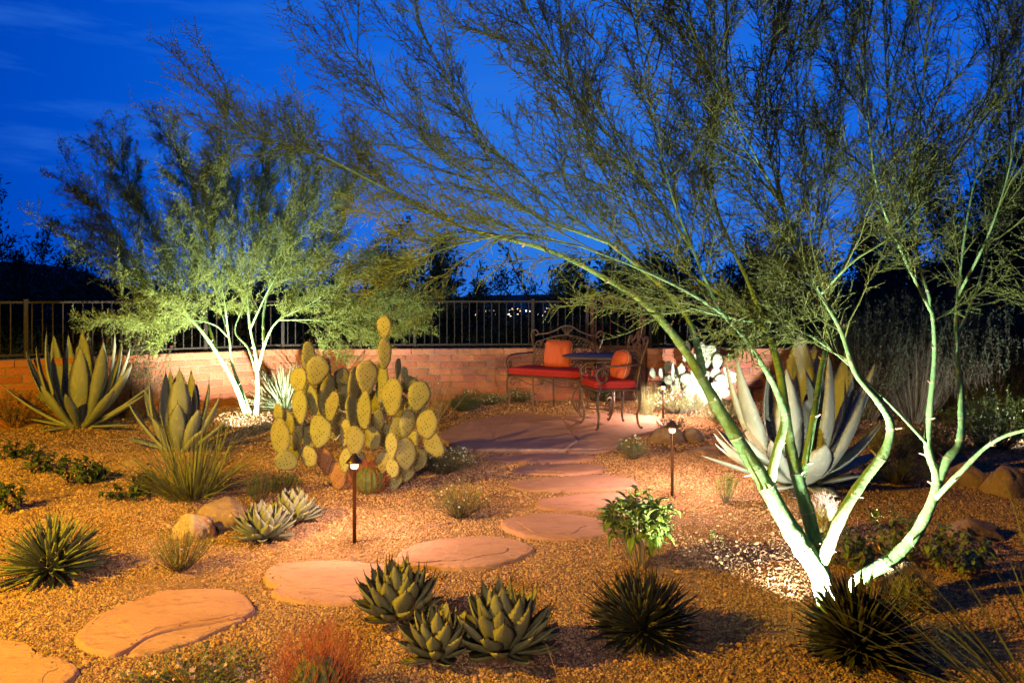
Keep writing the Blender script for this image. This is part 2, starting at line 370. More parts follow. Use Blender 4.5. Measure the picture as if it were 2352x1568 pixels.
# ------------------------------------------------------------------ flagstones
def wp(pxs, lift): return [G(x, y, lift) for x, y in pxs]
def blob(cx, cy, w, h, seed, n=11, rot=0):
    r = random.Random(seed); out = []
    for i in range(n):
        a = 2 * PI * i / n + r.uniform(-.12, .12); q = 1 + r.uniform(-.07, .06)
        p = 2.25
        c, s = math.cos(a), math.sin(a); sup = (abs(c) ** p + abs(s) ** p) ** (-1 / p)
        x, y = c * sup * q, s * sup * q
        out.append((cx + w / 2 * (x * math.cos(rot) - y * math.sin(rot) * h / w), cy + h / 2 * (y * math.cos(rot)) + w / 2 * x * math.sin(rot)))
    return out
STONES = []
def slab_mesh(name, poly, thick, smooth=True, seed=0, shrink=0.0, layer=False):
    """a flat stone with a rounded worn edge; poly in world space"""
    p = np.array([list(q) for q in poly]); c = p.mean(0)
    if shrink:
        dv_ = p[:, :2] - c[:2]; L_ = np.linalg.norm(dv_, axis=1)[:, None]; p[:, :2] = c[:2] + dv_ * (L_ - shrink) / L_
    if smooth:
        q = np.vstack([p[-2:], p, p[:2]]); q = catmull(q, 7); q = q[7 * 2:7 * (2 + len(p))]
    else:
        q = []
        for i in range(len(p)):
            a, b = p[i], p[(i + 1) % len(p)]; n = max(2, int(np.linalg.norm(b - a) / .05))
            for t in np.arange(n) / n: q.append(a + (b - a) * t)
        q = np.array(q)
    z = c[2]; r = np.random.default_rng(seed)
    out = []; n = len(q)
    dirs = unit(q[:, :2] - c[:2])
    jit = np.convolve(np.tile(r.normal(size=n) * .010, 3), np.ones(3) / 3, 'same')[n:2 * n, None]
    q2 = q[:, :2] + dirs * jit
    STONES.append((q2.copy(), z))
    rings = [(0.004, -thick), (0.006, -thick * .55), (0.002, -.010), (-.010, -.002), (-.03, 0)]
    for off, dz in rings:
        zz = z + dz + (r.normal(size=n) * .0015 if dz > -thick * .9 else 0)
        out.append(np.column_stack([q2 + dirs * off, np.broadcast_to(zz, (n,))]))
    nv0 = sum(len(q_) for q_ in out); lay = []
    if layer:                                   # a thin bedding plane left standing on part of the top
        a_ = np.linspace(0, 2 * PI, n, endpoint=False); ph = r.uniform(0, 6.28, 4)
        f_ = .66 + .13 * np.sin(a_ + ph[0]) + .08 * np.sin(2 * a_ + ph[1]) + .04 * np.sin(5 * a_ + ph[2]) + .02 * np.sin(11 * a_ + ph[3])
        xy = c[:2] + (q2 - c[:2]) * f_[:, None] + dirs * 0
        lay = [np.column_stack([xy, np.full(n, z - .001)]), np.column_stack([xy - dirs * .002, np.full(n, z + .003)])]
    V = np.vstack(out + lay); F = []
    for k in range(len(out) - 1):
        for i in range(n):
            j = (i + 1) % n; F.append((k * n + i, k * n + j, (k + 1) * n + j, (k + 1) * n + i))
    k = (len(out) - 1) * n
    F.append(tuple(range(k, k + n)))
    if layer:
        for i in range(n):
            j = (i + 1) % n; F.append((nv0 + i, nv0 + j, nv0 + n + j, nv0 + n + i))
        F.append(tuple(range(nv0 + n, nv0 + 2 * n)))
    F.append(tuple(range(n - 1, -1, -1)))
    b = MB(); b.add(V, F); me = b.mesh(name)
    me.polygons.foreach_set('use_smooth', [len(f) == 4 and max(f) < 5 * n and not (min(f) >= 3 * n) for f in F]); return me
STEP = 'flagstones of the garden path'
def step(pxs, label, seed, lift=.022, smooth=True):
    o = obj('stepping_stone', slab_mesh('stepping_stone', wp(pxs, lift), lift + .03, smooth, seed, layer=True), M_stone)
    return tag(o, label, 'stepping stone', STEP)
step([(0 - 60, 1470), (40, 1468), (67, 1478), (87, 1496), (127, 1505), (157, 1515), (182, 1530), (167, 1550), (140, 1575), (90, 1640), (-80, 1640), (-140, 1550)], 'orange lit flagstone cut off by the lower left corner of the view', 1)
s8 = thing('stepping_stone', 'large cracked flagstone with a split flake along its front edge', 'stepping stone', G(370, 1430), STEP)
main8 = [(170, 1455), (187, 1431), (220, 1405), (273, 1383), (333, 1368), (383, 1356), (440, 1351), (500, 1351), (550, 1360), (573, 1378), (582, 1393), (575, 1405), (560, 1412), (533, 1420), (487, 1426), (433, 1434), (373, 1447), (333, 1462), (297, 1484), (262, 1497), (233, 1493), (187, 1478)]
flake8 = [(301, 1488), (337, 1466), (376, 1451), (436, 1438), (490, 1430), (535, 1424), (560, 1417), (557, 1424), (500, 1443), (447, 1468), (367, 1491), (293, 1500)]
o = obj('slab', slab_mesh('slab', wp(main8, .027), .06, False, 3, layer=True), M_stone, s8); o.matrix_parent_inverse = Matrix.Translation(-s8.location)
o = obj('flake', slab_mesh('flake', wp(flake8, .018), .05, False, 4), M_stone, s8); o.matrix_parent_inverse = Matrix.Translation(-s8.location)
step([(607, 1318), (630, 1300), (680, 1289), (760, 1284), (850, 1286), (905, 1292), (925, 1310), (915, 1345), (870, 1370), (790, 1381), (720, 1380), (650, 1372), (622, 1360), (632, 1347), (612, 1335)], 'pink lit flagstone partly hidden behind the upper left toothed agave', 5)
step([(913, 1278), (925, 1262), (958, 1245), (1040, 1232), (1110, 1230), (1190, 1239), (1225, 1256), (1200, 1274), (1160, 1290), (1090, 1302), (1040, 1303), (985, 1297), (925, 1292)], 'wide pointed flagstone in the middle of the path behind the agaves', 6)
step(blob(1283, 1206, 258, 56, 7), 'flagstone in front of which the bright leafy shrub stands', 7)
step(blob(1360, 1152, 254, 38, 8, rot=-.02), 'flagstone beside the tall bronze path light, second ahead of the leafy shrub', 8)
step(blob(1317, 1109, 300, 34, 9), 'widest flagstone of the rear path, two behind the leafy shrub stone', 9)
step(blob(1282, 1075, 214, 22, 10), 'small flagstone, second step down from the patio', 10)
step(blob(1242, 1050, 244, 18, 11), 'flagstone tight against the front edge of the patio', 11)
patio = thing('flagstone_patio', 'round patio of large red flagstones under the bench and table', 'patio', G(1290, 985))
for i, pl in enumerate([
    [(1005, 1001), (1030, 985), (1075, 966), (1130, 952), (1176, 946), (1168, 972), (1138, 992), (1130, 1015), (1085, 1031), (1030, 1020)],
    [(1178, 945), (1240, 938), (1292, 937), (1290, 960), (1299, 980), (1326, 1015), (1300, 1036), (1180, 1035), (1090, 1032), (1132, 1016), (1142, 993), (1170, 974)],
    [(1295, 937), (1400, 941), (1490, 950), (1528, 960), (1535, 980), (1500, 990), (1450, 1002), (1428, 1009), (1330, 1014), (1302, 979), (1293, 960)],
    [(1304, 1036), (1330, 1017), (1430, 1012), (1418, 1027), (1365, 1037)]]):
    o = obj('flagstone', slab_mesh('flagstone', wp(pl, .028), .06, False, 20 + i, .004), M_stone, patio); o.matrix_parent_inverse = Matrix.Translation(-patio.location)

bed = [(1008, 1002), (1032, 986), (1076, 967), (1130, 953), (1176, 947), (1240, 940), (1292, 939), (1400, 943), (1490, 952), (1525, 962), (1530, 979), (1450, 1001), (1425, 1012), (1415, 1026), (1365, 1035), (1180, 1034), (1085, 1030), (1030, 1019)]
o = obj('joint_bed', slab_mesh('joint_bed', wp(bed, .021), .05, False, 29), M_stone, patio); o.matrix_parent_inverse = Matrix.Translation(-patio.location)

# loose gravel: every pebble an instance of a small faceted stone
def frustum_points(n_per, d0, d1):
    w = lambda d: 2 * (MIDX + 60) / FOCAL * d + .5
    a = (w(d0) + w(d1)) / 2 * (d1 - d0); n = int(a * n_per)
    d = np.sqrt(rng.uniform(d0 * d0, d1 * d1, n)); x = rng.uniform(-.5, .5, n) * w(d)
    return np.stack([x, d], 1)
pts = np.concatenate([frustum_points(12500, 2.6, 4.0), frustum_points(9000, 4.0, 5.6), frustum_points(4600, 5.6, 7.6), frustum_points(1500, 7.6, 10.9)])
bare = np.array([noise.noise(Vector((x * 1.6, y * 1.6, 4))) + .5 * noise.noise(Vector((x * 5, y * 5, 9))) for x, y in pts])
pts = pts[rng.random(len(pts)) > np.clip((bare - .12) * 2.2, 0, .75)]
npb = len(pts); pd = pts[:, 1]
sz = (.0036 + .0034 * rng.random(npb) ** 1.6 + .010 * (rng.random(npb) > .975) * rng.random(npb)) * np.clip(pd / 5.0, 1, 1.7)
PV = np.stack([pts[:, 0], pd, hg(pts[:, 0], pd) + sz * .25], 1)
grit = []
for poly, zt in STONES:                      # grit kicked onto the flagstones
    lo, hi = poly.min(0), poly.max(0); k = int(26 * (hi - lo).prod() ** .5)
    cand = rng.uniform(lo, hi, (k * 2, 2)); c0 = poly.mean(0)
    for q in cand:
        p1 = np.roll(poly, -1, 0); cr_ = ((poly[:, 1] > q[1]) != (p1[:, 1] > q[1])) & (q[0] < (p1[:, 0] - poly[:, 0]) * (q[1] - poly[:, 1]) / (p1[:, 1] - poly[:, 1] + 1e-12) + poly[:, 0])
        edge = np.min(np.linalg.norm(poly - q, axis=1))
        if cr_.sum() % 2 and rng.random() < (.9 if edge < .06 else .22): grit.append((q[0], q[1], zt + .0015))
grit = np.array(grit); PV = np.concatenate([PV, grit]); sz = np.concatenate([sz, rng.uniform(.002, .0055, len(grit)) * np.clip(grit[:, 1] / 5, 1, 1.6)]); npb = len(PV)
gm = bpy.data.meshes.new('gravel'); gm.vertices.add(npb); gm.vertices.foreach_set('co', PV.astype(np.float32).ravel())
at = gm.attributes.new('size', 'FLOAT_VECTOR', 'POINT'); at.data.foreach_set('vector', (sz[:, None] * rng.uniform([.8, .7, .5], [1.5, 1.1, .95], (npb, 3))).astype(np.float32).ravel())
at = gm.attributes.new('turn', 'FLOAT_VECTOR', 'POINT'); at.data.foreach_set('vector', (rng.normal(size=(npb, 3)) * np.array([.5, .5, 3])).astype(np.float32).ravel())
gravel = obj('gravel', gm, M_pebble, kind='stuff')
ng = bpy.data.node_groups.new('gravel', 'GeometryNodeTree')
ng.interface.new_socket('Geometry', in_out='INPUT', socket_type='NodeSocketGeometry'); ng.interface.new_socket('Geometry', in_out='OUTPUT', socket_type='NodeSocketGeometry')
gi = ng.nodes.new('NodeGroupInput'); go = ng.nodes.new('NodeGroupOutput')
ico = ng.nodes.new('GeometryNodeMeshIcoSphere'); ico.inputs['Subdivisions'].default_value = 1
sm = ng.nodes.new('GeometryNodeSetMaterial'); sm.inputs['Material'].default_value = M_pebble
iop = ng.nodes.new('GeometryNodeInstanceOnPoints')
na = ng.nodes.new('GeometryNodeInputNamedAttribute'); na.data_type = 'FLOAT_VECTOR'; na.inputs['Name'].default_value = 'size'
nb = ng.nodes.new('GeometryNodeInputNamedAttribute'); nb.data_type = 'FLOAT_VECTOR'; nb.inputs['Name'].default_value = 'turn'
lk = ng.links.new
lk(ico.outputs['Mesh'], sm.inputs['Geometry']); lk(sm.outputs[0], iop.inputs['Instance']); lk(gi.outputs[0], iop.inputs['Points'])
lk(na.outputs['Attribute'], iop.inputs['Scale']); lk(nb.outputs['Attribute'], iop.inputs['Rotation']); lk(iop.outputs[0], go.inputs[0])
md = gravel.modifiers.new('gravel', 'NODES'); md.node_group = ng

# dry twigs and leaf bits dropped on the gravel
A_ = []; B_ = []
for _ in range(420):
    dd = rnd.uniform(2.8, 8); x = rnd.uniform(-.62, .66) * dd; L_ = rnd.uniform(.02, .09); t_ = rnd.uniform(0, 6.28); z_ = float(hg(x, dd)) + .012
    A_.append((x, dd, z_)); B_.append((x + L_ * math.cos(t_), dd + L_ * math.sin(t_), z_ + rnd.uniform(-.006, .01)))
V, F = prisms(np.array(A_), np.array(B_), .0022, .001); obj('fallen_twigs', mesh_np('fallen_twigs', V, F), M_dry, kind='stuff')

# ------------------------------------------------------------------ block walls
BL, BH, CO = .32, .0912, 9
def block_mesh(i, l=BL - .010, h=BH - .010, d=.20):
    r = random.Random(i); c = .006
    bm_v = []
    for x in (-l / 2, l / 2):
        for y, z in ((-d / 2 + c, -h / 2), (-d / 2, -h / 2 + c), (-d / 2 - r.uniform(0, .003), 0), (-d / 2, h / 2 - c), (-d / 2 + c, h / 2), (d / 2 - c, h / 2), (d / 2, h / 2 - c), (d / 2, -h / 2 + c), (d / 2 - c, -h / 2)):
            bm_v.append((x + r.uniform(-.003, .003), y + r.uniform(-.002, .002), z + r.uniform(-.002, .002)))
    F = [tuple(range(8, -1, -1)), tuple(range(9, 18))] + [(k, (k + 1) % 9, 9 + (k + 1) % 9, 9 + k) for k in range(9)]
    b = MB(); b.add(bm_v, F); return b.mesh('brick', False)
BLOCKS = [block_mesh(i) for i in range(5)]
for b_ in BLOCKS: b_.materials.append(M_brick)
CAPS = [block_mesh(9 + i, d=.215) for i in range(3)]
for b_ in CAPS: b_.materials.append(M_cap)
def block_wall(label, p0, p1, z0=-.01):
    p0, p1 = Vector((p0[0], p0[1], 0)), Vector((p1[0], p1[1], 0)); L = (p1 - p0).length; a = math.atan2(p1.y - p0.y, p1.x - p0.x)
    w = thing('block_wall', label, 'wall', (p0.x, p0.y, z0), None, a)
    b = MB(); b.add(*box((L / 2, 0, (CO * BH - .004) / 2 - .1), (L - .02, .186, CO * BH - .004 + .2)))
    obj('mortar_core', b.mesh('mortar_core', False), M_mortar, w)
    for r in range(CO):
        x = -BL / 2 * (r % 2) if r < CO - 1 else -.08
        while x < L - .04:
            s, e = max(0, x), min(L, x + BL)
            if e - s > .05:
                o = obj('brick' if r < CO - 1 else 'cap_brick', rnd.choice(BLOCKS if r < CO - 1 else CAPS), None, w)
                o.location = ((s + e) / 2, 0, (r + .5) * BH); o.scale.x = (e - s - .010) / (BL - .010)
                o.rotation_euler = (0, rnd.uniform(-.004, .004), PI * rnd.choice((0, 1)))
            x += BL
    return w
W0, W1, W2, W3, W4 = (-7.6, 7.35), (-3.25, 10.78), (1.10, 11.08), (1.88, 11.0), (7.2, 11.0)
block_wall('low red block wall behind the big agave, angled toward the house', W0, W1)
block_wall('low red block wall behind the prickly pear and the bench', (W1[0] + .02, W1[1] + .0, 0), W2)
block_wall('low red block wall to the far side of the gate, behind the white lit pear', W3, W4)
WT = CO * BH - .01

# ------------------------------------------------------------------ steel fences and gate
bar_me = MB(); bar_me.add(*box((0, 0, .30), (.012, .012, .60))); bar_me = bar_me.mesh('baluster', False); bar_me.materials.append(M_fence)
post_me = MB(); post_me.add(*box((0, 0, .34), (.042, .042, .68))); post_me.add(*box((0, 0, .685), (.048, .048, .012))); post_me = post_me.mesh('post', False); post_me.materials.append(M_fence)
def fence(label, p0, p1, posts):
    p0, p1 = Vector((p0[0], p0[1], 0)), Vector((p1[0], p1[1], 0)); L = (p1 - p0).length; a = math.atan2(p1.y - p0.y, p1.x - p0.x)
    f = thing('steel_fence', label, 'fence', (p0.x, p0.y, WT - .012), 'bar fences on top of the walls', a)
    for z, nm in ((.055, 'rail'), (.655, 'rail')):
        b = MB(); b.add(*box((L / 2, 0, z), (L, .026, .026))); obj(nm, b.mesh(nm, False), M_fence, f)
    for x in posts:
        obj('post', post_me, None, f, (x, 0, 0))
    x = .06
    while x < L - .04:
        if all(abs(x - q) > .05 for q in posts): obj('baluster', bar_me, None, f, (x, 0, .055))
        x += .104
fence('dark bar fence on the angled wall behind the big blue agave', W0, W1, [.4, 2.6, 4.6])
fence('dark bar fence on the wall behind the prickly pear and bench', (W1[0], W1[1], 0), W2, [.1, 1.9, 3.55, 4.32])
fence('dark bar fence beyond the gate, behind the palo verde stems', W3, W4, [.06, 1.9, 3.7])
gate = thing('garden_gate', 'rust brown steel gate with bars above a solid panel', 'gate', (W2[0] + .06, W2[1] - .02, 0), None, math.atan2(-.08, .78))
gl = .66
for nm, c, s in (('gate_post', (-.03, 0, .76), (.05, .05, 1.54)), ('gate_post', (gl + .03, 0, .76), (.05, .05, 1.54)), ('stile', (.02, 0, .78), (.03, .03, 1.42)), ('stile', (gl - .02, 0, .78), (.03, .03, 1.42)),
                 ('rail', (gl / 2, 0, 1.48), (gl - .07, .03, .03)), ('rail', (gl / 2, 0, .82), (gl - .07, .03, .03)), ('rail', (gl / 2, 0, .085), (gl - .07, .03, .03)), ('panel', (gl / 2, .004, .45), (gl - .07, .006, .70))):
    b = MB(); b.add(*box(c, s)); obj(nm, b.mesh(nm, False), M_rust, gate)
for x in np.linspace(.12, gl - .12, 5):
    b = MB(); b.add(*box((x, 0, 1.15), (.014, .014, .63))); obj('baluster', b.mesh('baluster', False), M_rust, gate)
# maroon house wall far at the side
b = MB(); b.add(*box((8.3, 11.6, .9), (3.6, .3, 1.7))); b.add(*box((8.3, 11.6, 1.78), (3.7, .38, .08)))
tag(obj('boundary_wall', b.mesh('boundary_wall', False), M_stucco), 'tall maroon stucco wall behind the dark shrubs', 'wall')

# ------------------------------------------------------------------ rocks
def rock(px, py, w, h, d, seed, label, m=None, nm='rock', cat='rock'):
    """w, d, h in metres, base at the photo pixel"""
    r = random.Random(seed); import bmesh
    bm = bmesh.new(); bmesh.ops.create_icosphere(bm, subdivisions=4 if w > .12 else 3, radius=1)
    off = Vector((seed * 3.1, seed * 1.7, seed))
    for v in bm.verts:
        c = v.co.copy(); n1 = noise.noise(c * 1.1 + off) * .32 + noise.noise(c * 2.6 + off) * .15 + noise.noise(c * 7 + off) * .04
        q = c * (1 + n1)
        for pl in range(4):                       # broken faces
            nrm = Vector((math.sin(seed + pl * 2.1), math.cos(seed * 1.3 + pl * 1.7), .5 + .4 * math.sin(pl + seed))).normalized(); e = q.dot(nrm) - .78
            if e > 0: q -= nrm * e * .8
        v.co = Vector((q.x * w / 2, q.y * d / 2, max(q.z, -.45) * h / 1.3 + h * .27))
    me = bpy.data.meshes.new(nm); bm.to_mesh(me); bm.free(); me.polygons.foreach_set('use_smooth', [True] * len(me.polygons))
    g = G(px, py); g.y += d * .35; g.z = float(hg(g.x, g.y)) - .02
    o = obj(nm, me, m or M_rock, loc=g); o.rotation_euler = (0, 0, r.uniform(-.4, .4)); return tag(o, label, cat)
rock(497, 1213, .44, .17, .34, 1, 'rounded brown boulder behind the grey artichoke agaves')
rock(440, 1238, .27, .15, .2, 2, 'pointed pale rock with red lichen in front of the boulder', M_rockred)
rock(306, 1072, .24, .075, .14, 3, 'flat tan rock lying beside the red yucca clump')
rock(1540, 1018, .38, .17, .26, 4, 'brown rock just behind the tall path light')
rock(1590, 1014, .30, .15, .24, 5, 'greyish rock touching the brown one by the path light')
rock(1638, 1046, .40, .10, .3, 6, 'low buried reddish rock beside the giant agave')
rock(321, 1295, .15, .035, .08, 7, 'small flat stone lying in the gravel by the path')
rock(287, 1366, .055, .035, .045, 8, 'pebble sized stone near the shaggy yucca', nm='stone', cat='stone')
rock(600, 1444, .045, .022, .04, 9, 'little pale chip of stone right of the cracked flagstone', nm='stone', cat='stone')
rock(178, 1540, .05, .035, .045, 10, 'small stone sitting on the edge of the corner flagstone', nm='stone', cat='stone')
rock(2330, 1140, .36, .20, .28, 11, 'large brown rock at the far edge of the bed')
rock(2232, 1118, .36, .17, .25, 12, 'brown rock under the yellow flowering shrub')
rock(2255, 1242, .34, .13, .22, 13, 'low orange brown rock beyond the purple lantana')
rock(2215, 1090, .30, .14, .2, 14, 'dark rock half hidden behind the curved green limb')
for i, (px, py) in enumerate([(880, 1530), (1180, 1555), (1060, 1545), (700, 1410), (560, 1520), (1450, 1330), (1320, 1300), (1250, 1380), (1300, 1460)]):
    o = rock(px, py, rnd.uniform(.02, .035), .018, .025, 30 + i, 'loose chip of stone ' + ['below the largest toothed agave', 'at the lower edge under the toothed agaves', 'under the smallest toothed agave', 'right of the cracked flagstone tip', 'between cracked flagstone and flower cover', 'in the gravel left of the leafy shrub', 'below the wide pointed flagstone', 'between toothed agave and leafy shrub', 'left of the dark ball agave'][i], nm='stone', cat='stone'); o['group'] = 'loose chips in the gravel'
# ================================================================== LIGHTS IN THE GARDEN
def path_light(px, py, h, label, power):
    g = G(px, py); t = thing('path_light', label, 'path light', g, 'bronze path lights')
    b = MB(); b.add(*lathe([(.012, -.06), (.012, h - .082), (.013, h - .078), (.013, h - .074)], 12)); obj('post', b.mesh('post'), M_bronze, t)
    b = MB(); b.add(*lathe([(.018, h - .073), (.024, h - .066), (.025, h - .034), (.020, h - .031)], 16)); obj('lens', b.mesh('lens'), M_lens, t)
    b = MB(); b.add(*lathe([(.050, h - .037), (.053, h - .036), (.045, h - .024), (.028, h - .006), (.017, h + .010), (.014, h + .011), (.014, h + .019), (.006, h + .022), (.0, h + .022)], 24, False)); b.add(*lathe([(.050, h - .037), (.042, h - .0255), (.024, h - .0085), (.0, h - .006)], 24, False)); obj('hat', b.mesh('hat'), M_bronze, t)
    l = lamp('path_bulb', 'POINT', (0, 0, h - .030), (1.0, .60, .42), power, .016); l.parent = t
path_light(814, 1246, .53, 'bronze mushroom path light in front of the prickly pear', 75)
path_light(1544, 1138, .55, 'bronze mushroom path light beside the rocks and rear path stones', 120)
path_light(1523, 968, .47, 'farthest bronze path light, by the white daisies and the chair', 160)
def uplight(px, py, az, elv, angle, power, label, color=(1, .93, .78), blend=.12, lift=0.0):
    g = G(px, py); t = thing('garden_uplight', label, 'spotlight', (g.x, g.y, g.z + lift), 'spotlights in the beds')
    az, elv = math.radians(az), math.radians(elv)
    d = Vector((math.cos(az) * math.cos(elv), math.sin(az) * math.cos(elv), math.sin(elv)))
    q = Vector((0, 0, 1)).rotation_difference(d).to_matrix()
    c = Vector((0, 0, .028))
    v, f = lathe([(.014, -.05), (.020, -.03), (.024, .0), (.024, .02), (.026, .022), (.026, .03), (.022, .03), (.021, .004), (.0, .004)], 16)
    b = MB(); b.add([q @ Vector(p) + c - d * .02 for p in v], f); obj('bullet', b.mesh('bullet'), M_bronze, t)
    b = MB(); b.add(*lathe([(.006, -.05), (.006, .02)], 8)); obj('stake', b.mesh('stake'), M_bronze, t)
    s = lamp('spot_bulb', 'SPOT', c + d * .012, color, power, .015, spot_size=math.radians(angle), spot_blend=blend)
    s.rotation_euler = Vector((0, 0, -1)).rotation_difference(d).to_euler(); s.parent = t
uplight(1872, 1428, 85, 57, 128, 430, 'bronze spotlight at the foot of the near palo verde', (1, .96, .76), .12)
uplight(521, 990, 78, 66, 150, 900, 'bronze spotlight at the foot of the left palo verde', (1, .95, .74), .6)
uplight(815, 1085, 150, 78, 120, 38, 'bronze spotlight hidden behind the big prickly pear', (1, .85, .65))
uplight(1692, 962, 128, 48, 130, 250, 'bronze spotlight under the white lit prickly pear by the wall', (1, .95, .86))
uplight(2020, 1262, 97, 50, 96, 62, 'bronze spotlight behind the lantana, aimed at the giant agave', (1, .93, .80), .12)
uplight(2440, 1020, 155, 40, 120, 170, 'bronze spotlight just past the right border, lighting the bright creosote', (1, .93, .76))

# ================================================================== PLANTS
def interp(t, ks): return np.interp(t, [a for a, _ in ks], [b for _, b in ks])
AGAVE_PROF = [(0, .62), (.12, .55), (.3, .8), (.5, 1), (.68, .93), (.84, .62), (.94, .28), (1, .03)]
ARTI_PROF = [(0, .5), (.2, .72), (.5, 1), (.66, .93), (.8, .62), (.9, .28), (1, .02)]
def leaf_geo(b, base, ctrl, tip, width, wdir, prof, thick=.03, chan=.22, nl=10, teeth=0, tooth=.008, spine=.04, seed=0):
    """a fleshy blade along a curve: channelled above, rounded beneath"""
    base, ctrl, tip = (np.array(list(q), float) for q in (base, ctrl, tip))
    ts = np.linspace(0, 1, nl + 1); sv = np.array([-1, -.5, 0, .5, 1]); r = random.Random(seed)
    rows = []; edges = ([], [])
    und = r.uniform(0, 6)
    for t in ts:
        p = (1 - t) ** 2 * base + 2 * t * (1 - t) * ctrl + t * t * tip
        T = 2 * (1 - t) * (ctrl - base) + 2 * t * (tip - ctrl); T /= np.linalg.norm(T) + 1e-9
        W = np.array(list(wdir), float); W = W - T * (W @ T); W /= np.linalg.norm(W)
        Nn = np.cross(T, W)
        if Nn[2] < -.15: Nn = -Nn
        w = width / 2 * float(interp(t, prof)); th = thick * (1 - .75 * t) * min(1, w / (width * .25) + .15)
        wob = .06 * w * math.sin(und + t * 9)
        top = [p + W * s * w + Nn * (chan * w * s * s * 1.6 + wob * s) for s in sv]
        bot = [p + W * s * w + Nn * (chan * w * s * s * 1.6 + wob * s) - Nn * th * (1 - s * s) ** .5 for s in (.5, 0, -.5)]
        rows.append(top + bot); edges[0].append((top[0], -W, T)); edges[1].append((top[4], W, T))
    V = [q for row in rows for q in row]; F = [(i * 8 + k, i * 8 + (k + 1) % 8, i * 8 + 8 + (k + 1) % 8, i * 8 + 8 + k) for i in range(nl) for k in range(8)]
    F.append(tuple(range(nl * 8, nl * 8 + 8)))
    b.add(V, F)
    L = np.linalg.norm(tip - ctrl) + np.linalg.norm(ctrl - base)
    Tt = edges[0][-1][2]; e = rows[-1][2]
    if spine: b.add(*sweep([e - Tt * .012, e + Tt * spine * .5, e + Tt * spine], [max(.0025, width * .018), .0016, .0003], 4), mi=1)
    if teeth:
        for ed in edges:
            P_ = np.array([q[0] for q in ed])
            for t in np.arange(.12, .93, teeth / L):
                x = t * nl; i = min(int(x), nl - 1); q = P_[i] + (P_[i + 1] - P_[i]) * (x - i); o, T = ed[i][1], ed[i][2]
                h = tooth * r.uniform(.7, 1.3)
                b.add([q - T * tooth * .5 - o * .002, q + T * tooth * .5 - o * .002, q + o * h + T * tooth * .4], [(0, 1, 2)], 1)
def big_agave(label, bpx, bpy_, leaves, group, m=M_agave, name='agave', thick=.03, wf=.58):
    g = G(bpx, bpy_); t = thing(name, label, 'agave', g, group)
    for i, (tx, ty, dd, wpx, bow) in enumerate(leaves):
        dy = float(dd); tip = P(tx, ty, g.y + dy) - g
        az = Vector((tip.x, tip.y, 0)); hz = az.length; az = az.normalized() if hz > .02 else Vector((0, -1, 0))
        base = az * min(.10, hz * .5) + Vector((0, 0, .02 + .05 * max(0, 1 - hz / .5)))
        W = Vector((-az.y, az.x, 0)); width = wpx * wf / FOCAL * (g.y + dy)
        # outward at first, then upward; bow > 0 recurves the tip outward
        ctrl = base + (tip - base) * .5 + az * (.16 * (1 - bow)) * tip.length - Vector((0, 0, 1)) * (.10 * (1 - bow)) * tip.length
        b = MB(); leaf_geo(b, base, ctrl, tip, width, W, AGAVE_PROF, thick, .16, 12, .045, .013, .05, i + int(bpx))
        o = obj('leaf', b.mesh('leaf'), [m, M_tooth], t)
        if ty > bpy_ - 40 and False: o['label'] = 'lower leaf'
    return t
big_agave('large blue grey agave with upright leaves, in front of the angled wall', 184, 980, [
    (10, 888, -.25, 34, .5), (37, 826, .25, 36, .3), (59, 804, -.05, 52, .2), (83, 794, -.15, 66, .1), (107, 760, -.12, 70, .1), (123, 769, .3, 60, .1),
    (157, 769, .38, 46, .1), (189, 757, .15, 70, 0), (184, 797, -.25, 84, 0), (202, 764, .36, 56, 0), (238, 784, -.2, 66, .1), (263, 762, .12, 56, .1), (280, 782, .33, 62, .1),
    (300, 794, .15, 48, .3), (304, 834, -.2, 64, .4), (341, 888, .02, 40, .6), (331, 906, -.28, 38, .6), (93, 885, -.45, 62, .5), (262, 890, -.5, 54, .4), (150, 905, -.6, 44, .9), (60, 960, .05, 40, .8), (300, 975, -.3, 36, .9), (90, 990, -.45, 36, .9), (215, 830, .1, 66, 0)], 'big blue agaves')
big_agave('smaller grey agave rising behind the red yucca clump', 410, 1036, [
    (344, 875, -.05, 50, .2), (381, 853, .05, 56, .1), (391, 849, .3, 44, .1), (412, 848, -.1, 76, 0), (439, 850, .15, 56, .1), (452, 882, .25, 50, .2), (480, 871, .12, 52, .2), (505, 909, -.05, 42, .4),
    (332, 893, .2, 40, .3), (294, 922, -.15, 42, .5), (408, 926, -.28, 66, .2), (455, 940, -.2, 56, .3), (350, 960, -.28, 48, .6), (525, 960, .0, 44, .6), (290, 1005, .1, 36, .9), (470, 985, -.35, 44, .8)], 'big blue agaves', wf=.68)
big_agave('giant blue grey agave behind the near palo verde stems', 1831, 1112, [
    (1666, 822, -.10, 46, .1), (1691, 818, -.22, 80, .05), (1838, 757, .25, 104, 0), (1806, 845, -.25, 92, 0), (1871, 790, .45, 80, .05), (1903, 811, -.15, 104, .05), (1942, 807, .20, 80, .1), (1956, 838, .40, 74, .1), (2010, 831, .12, 66, .2),
    (1985, 902, -.28, 104, .1), (2027, 966, -.05, 62, .3), (2020, 1037, .1, 60, .6), (1640, 995, -.2, 56, .2), (1642, 1018, .1, 48, .4), (1610, 1045, -.25, 44, .9), (1646, 983, .3, 46, .4), (1696, 995, -.42, 80, .3), (1767, 841, .12, 86, .05),
    (1896, 1020, -.55, 104, .2), (1986, 1090, -.25, 52, .8), (1925, 1140, -.5, 64, .9), (1755, 1124, -.5, 56, .9), (1770, 1010, -.3, 62, .3), (1735, 1060, -.5, 60, .6), (1850, 850, -.05, 90, 0), (2000, 1120, .2, 44, .9)], 'big blue agaves', wf=.78)

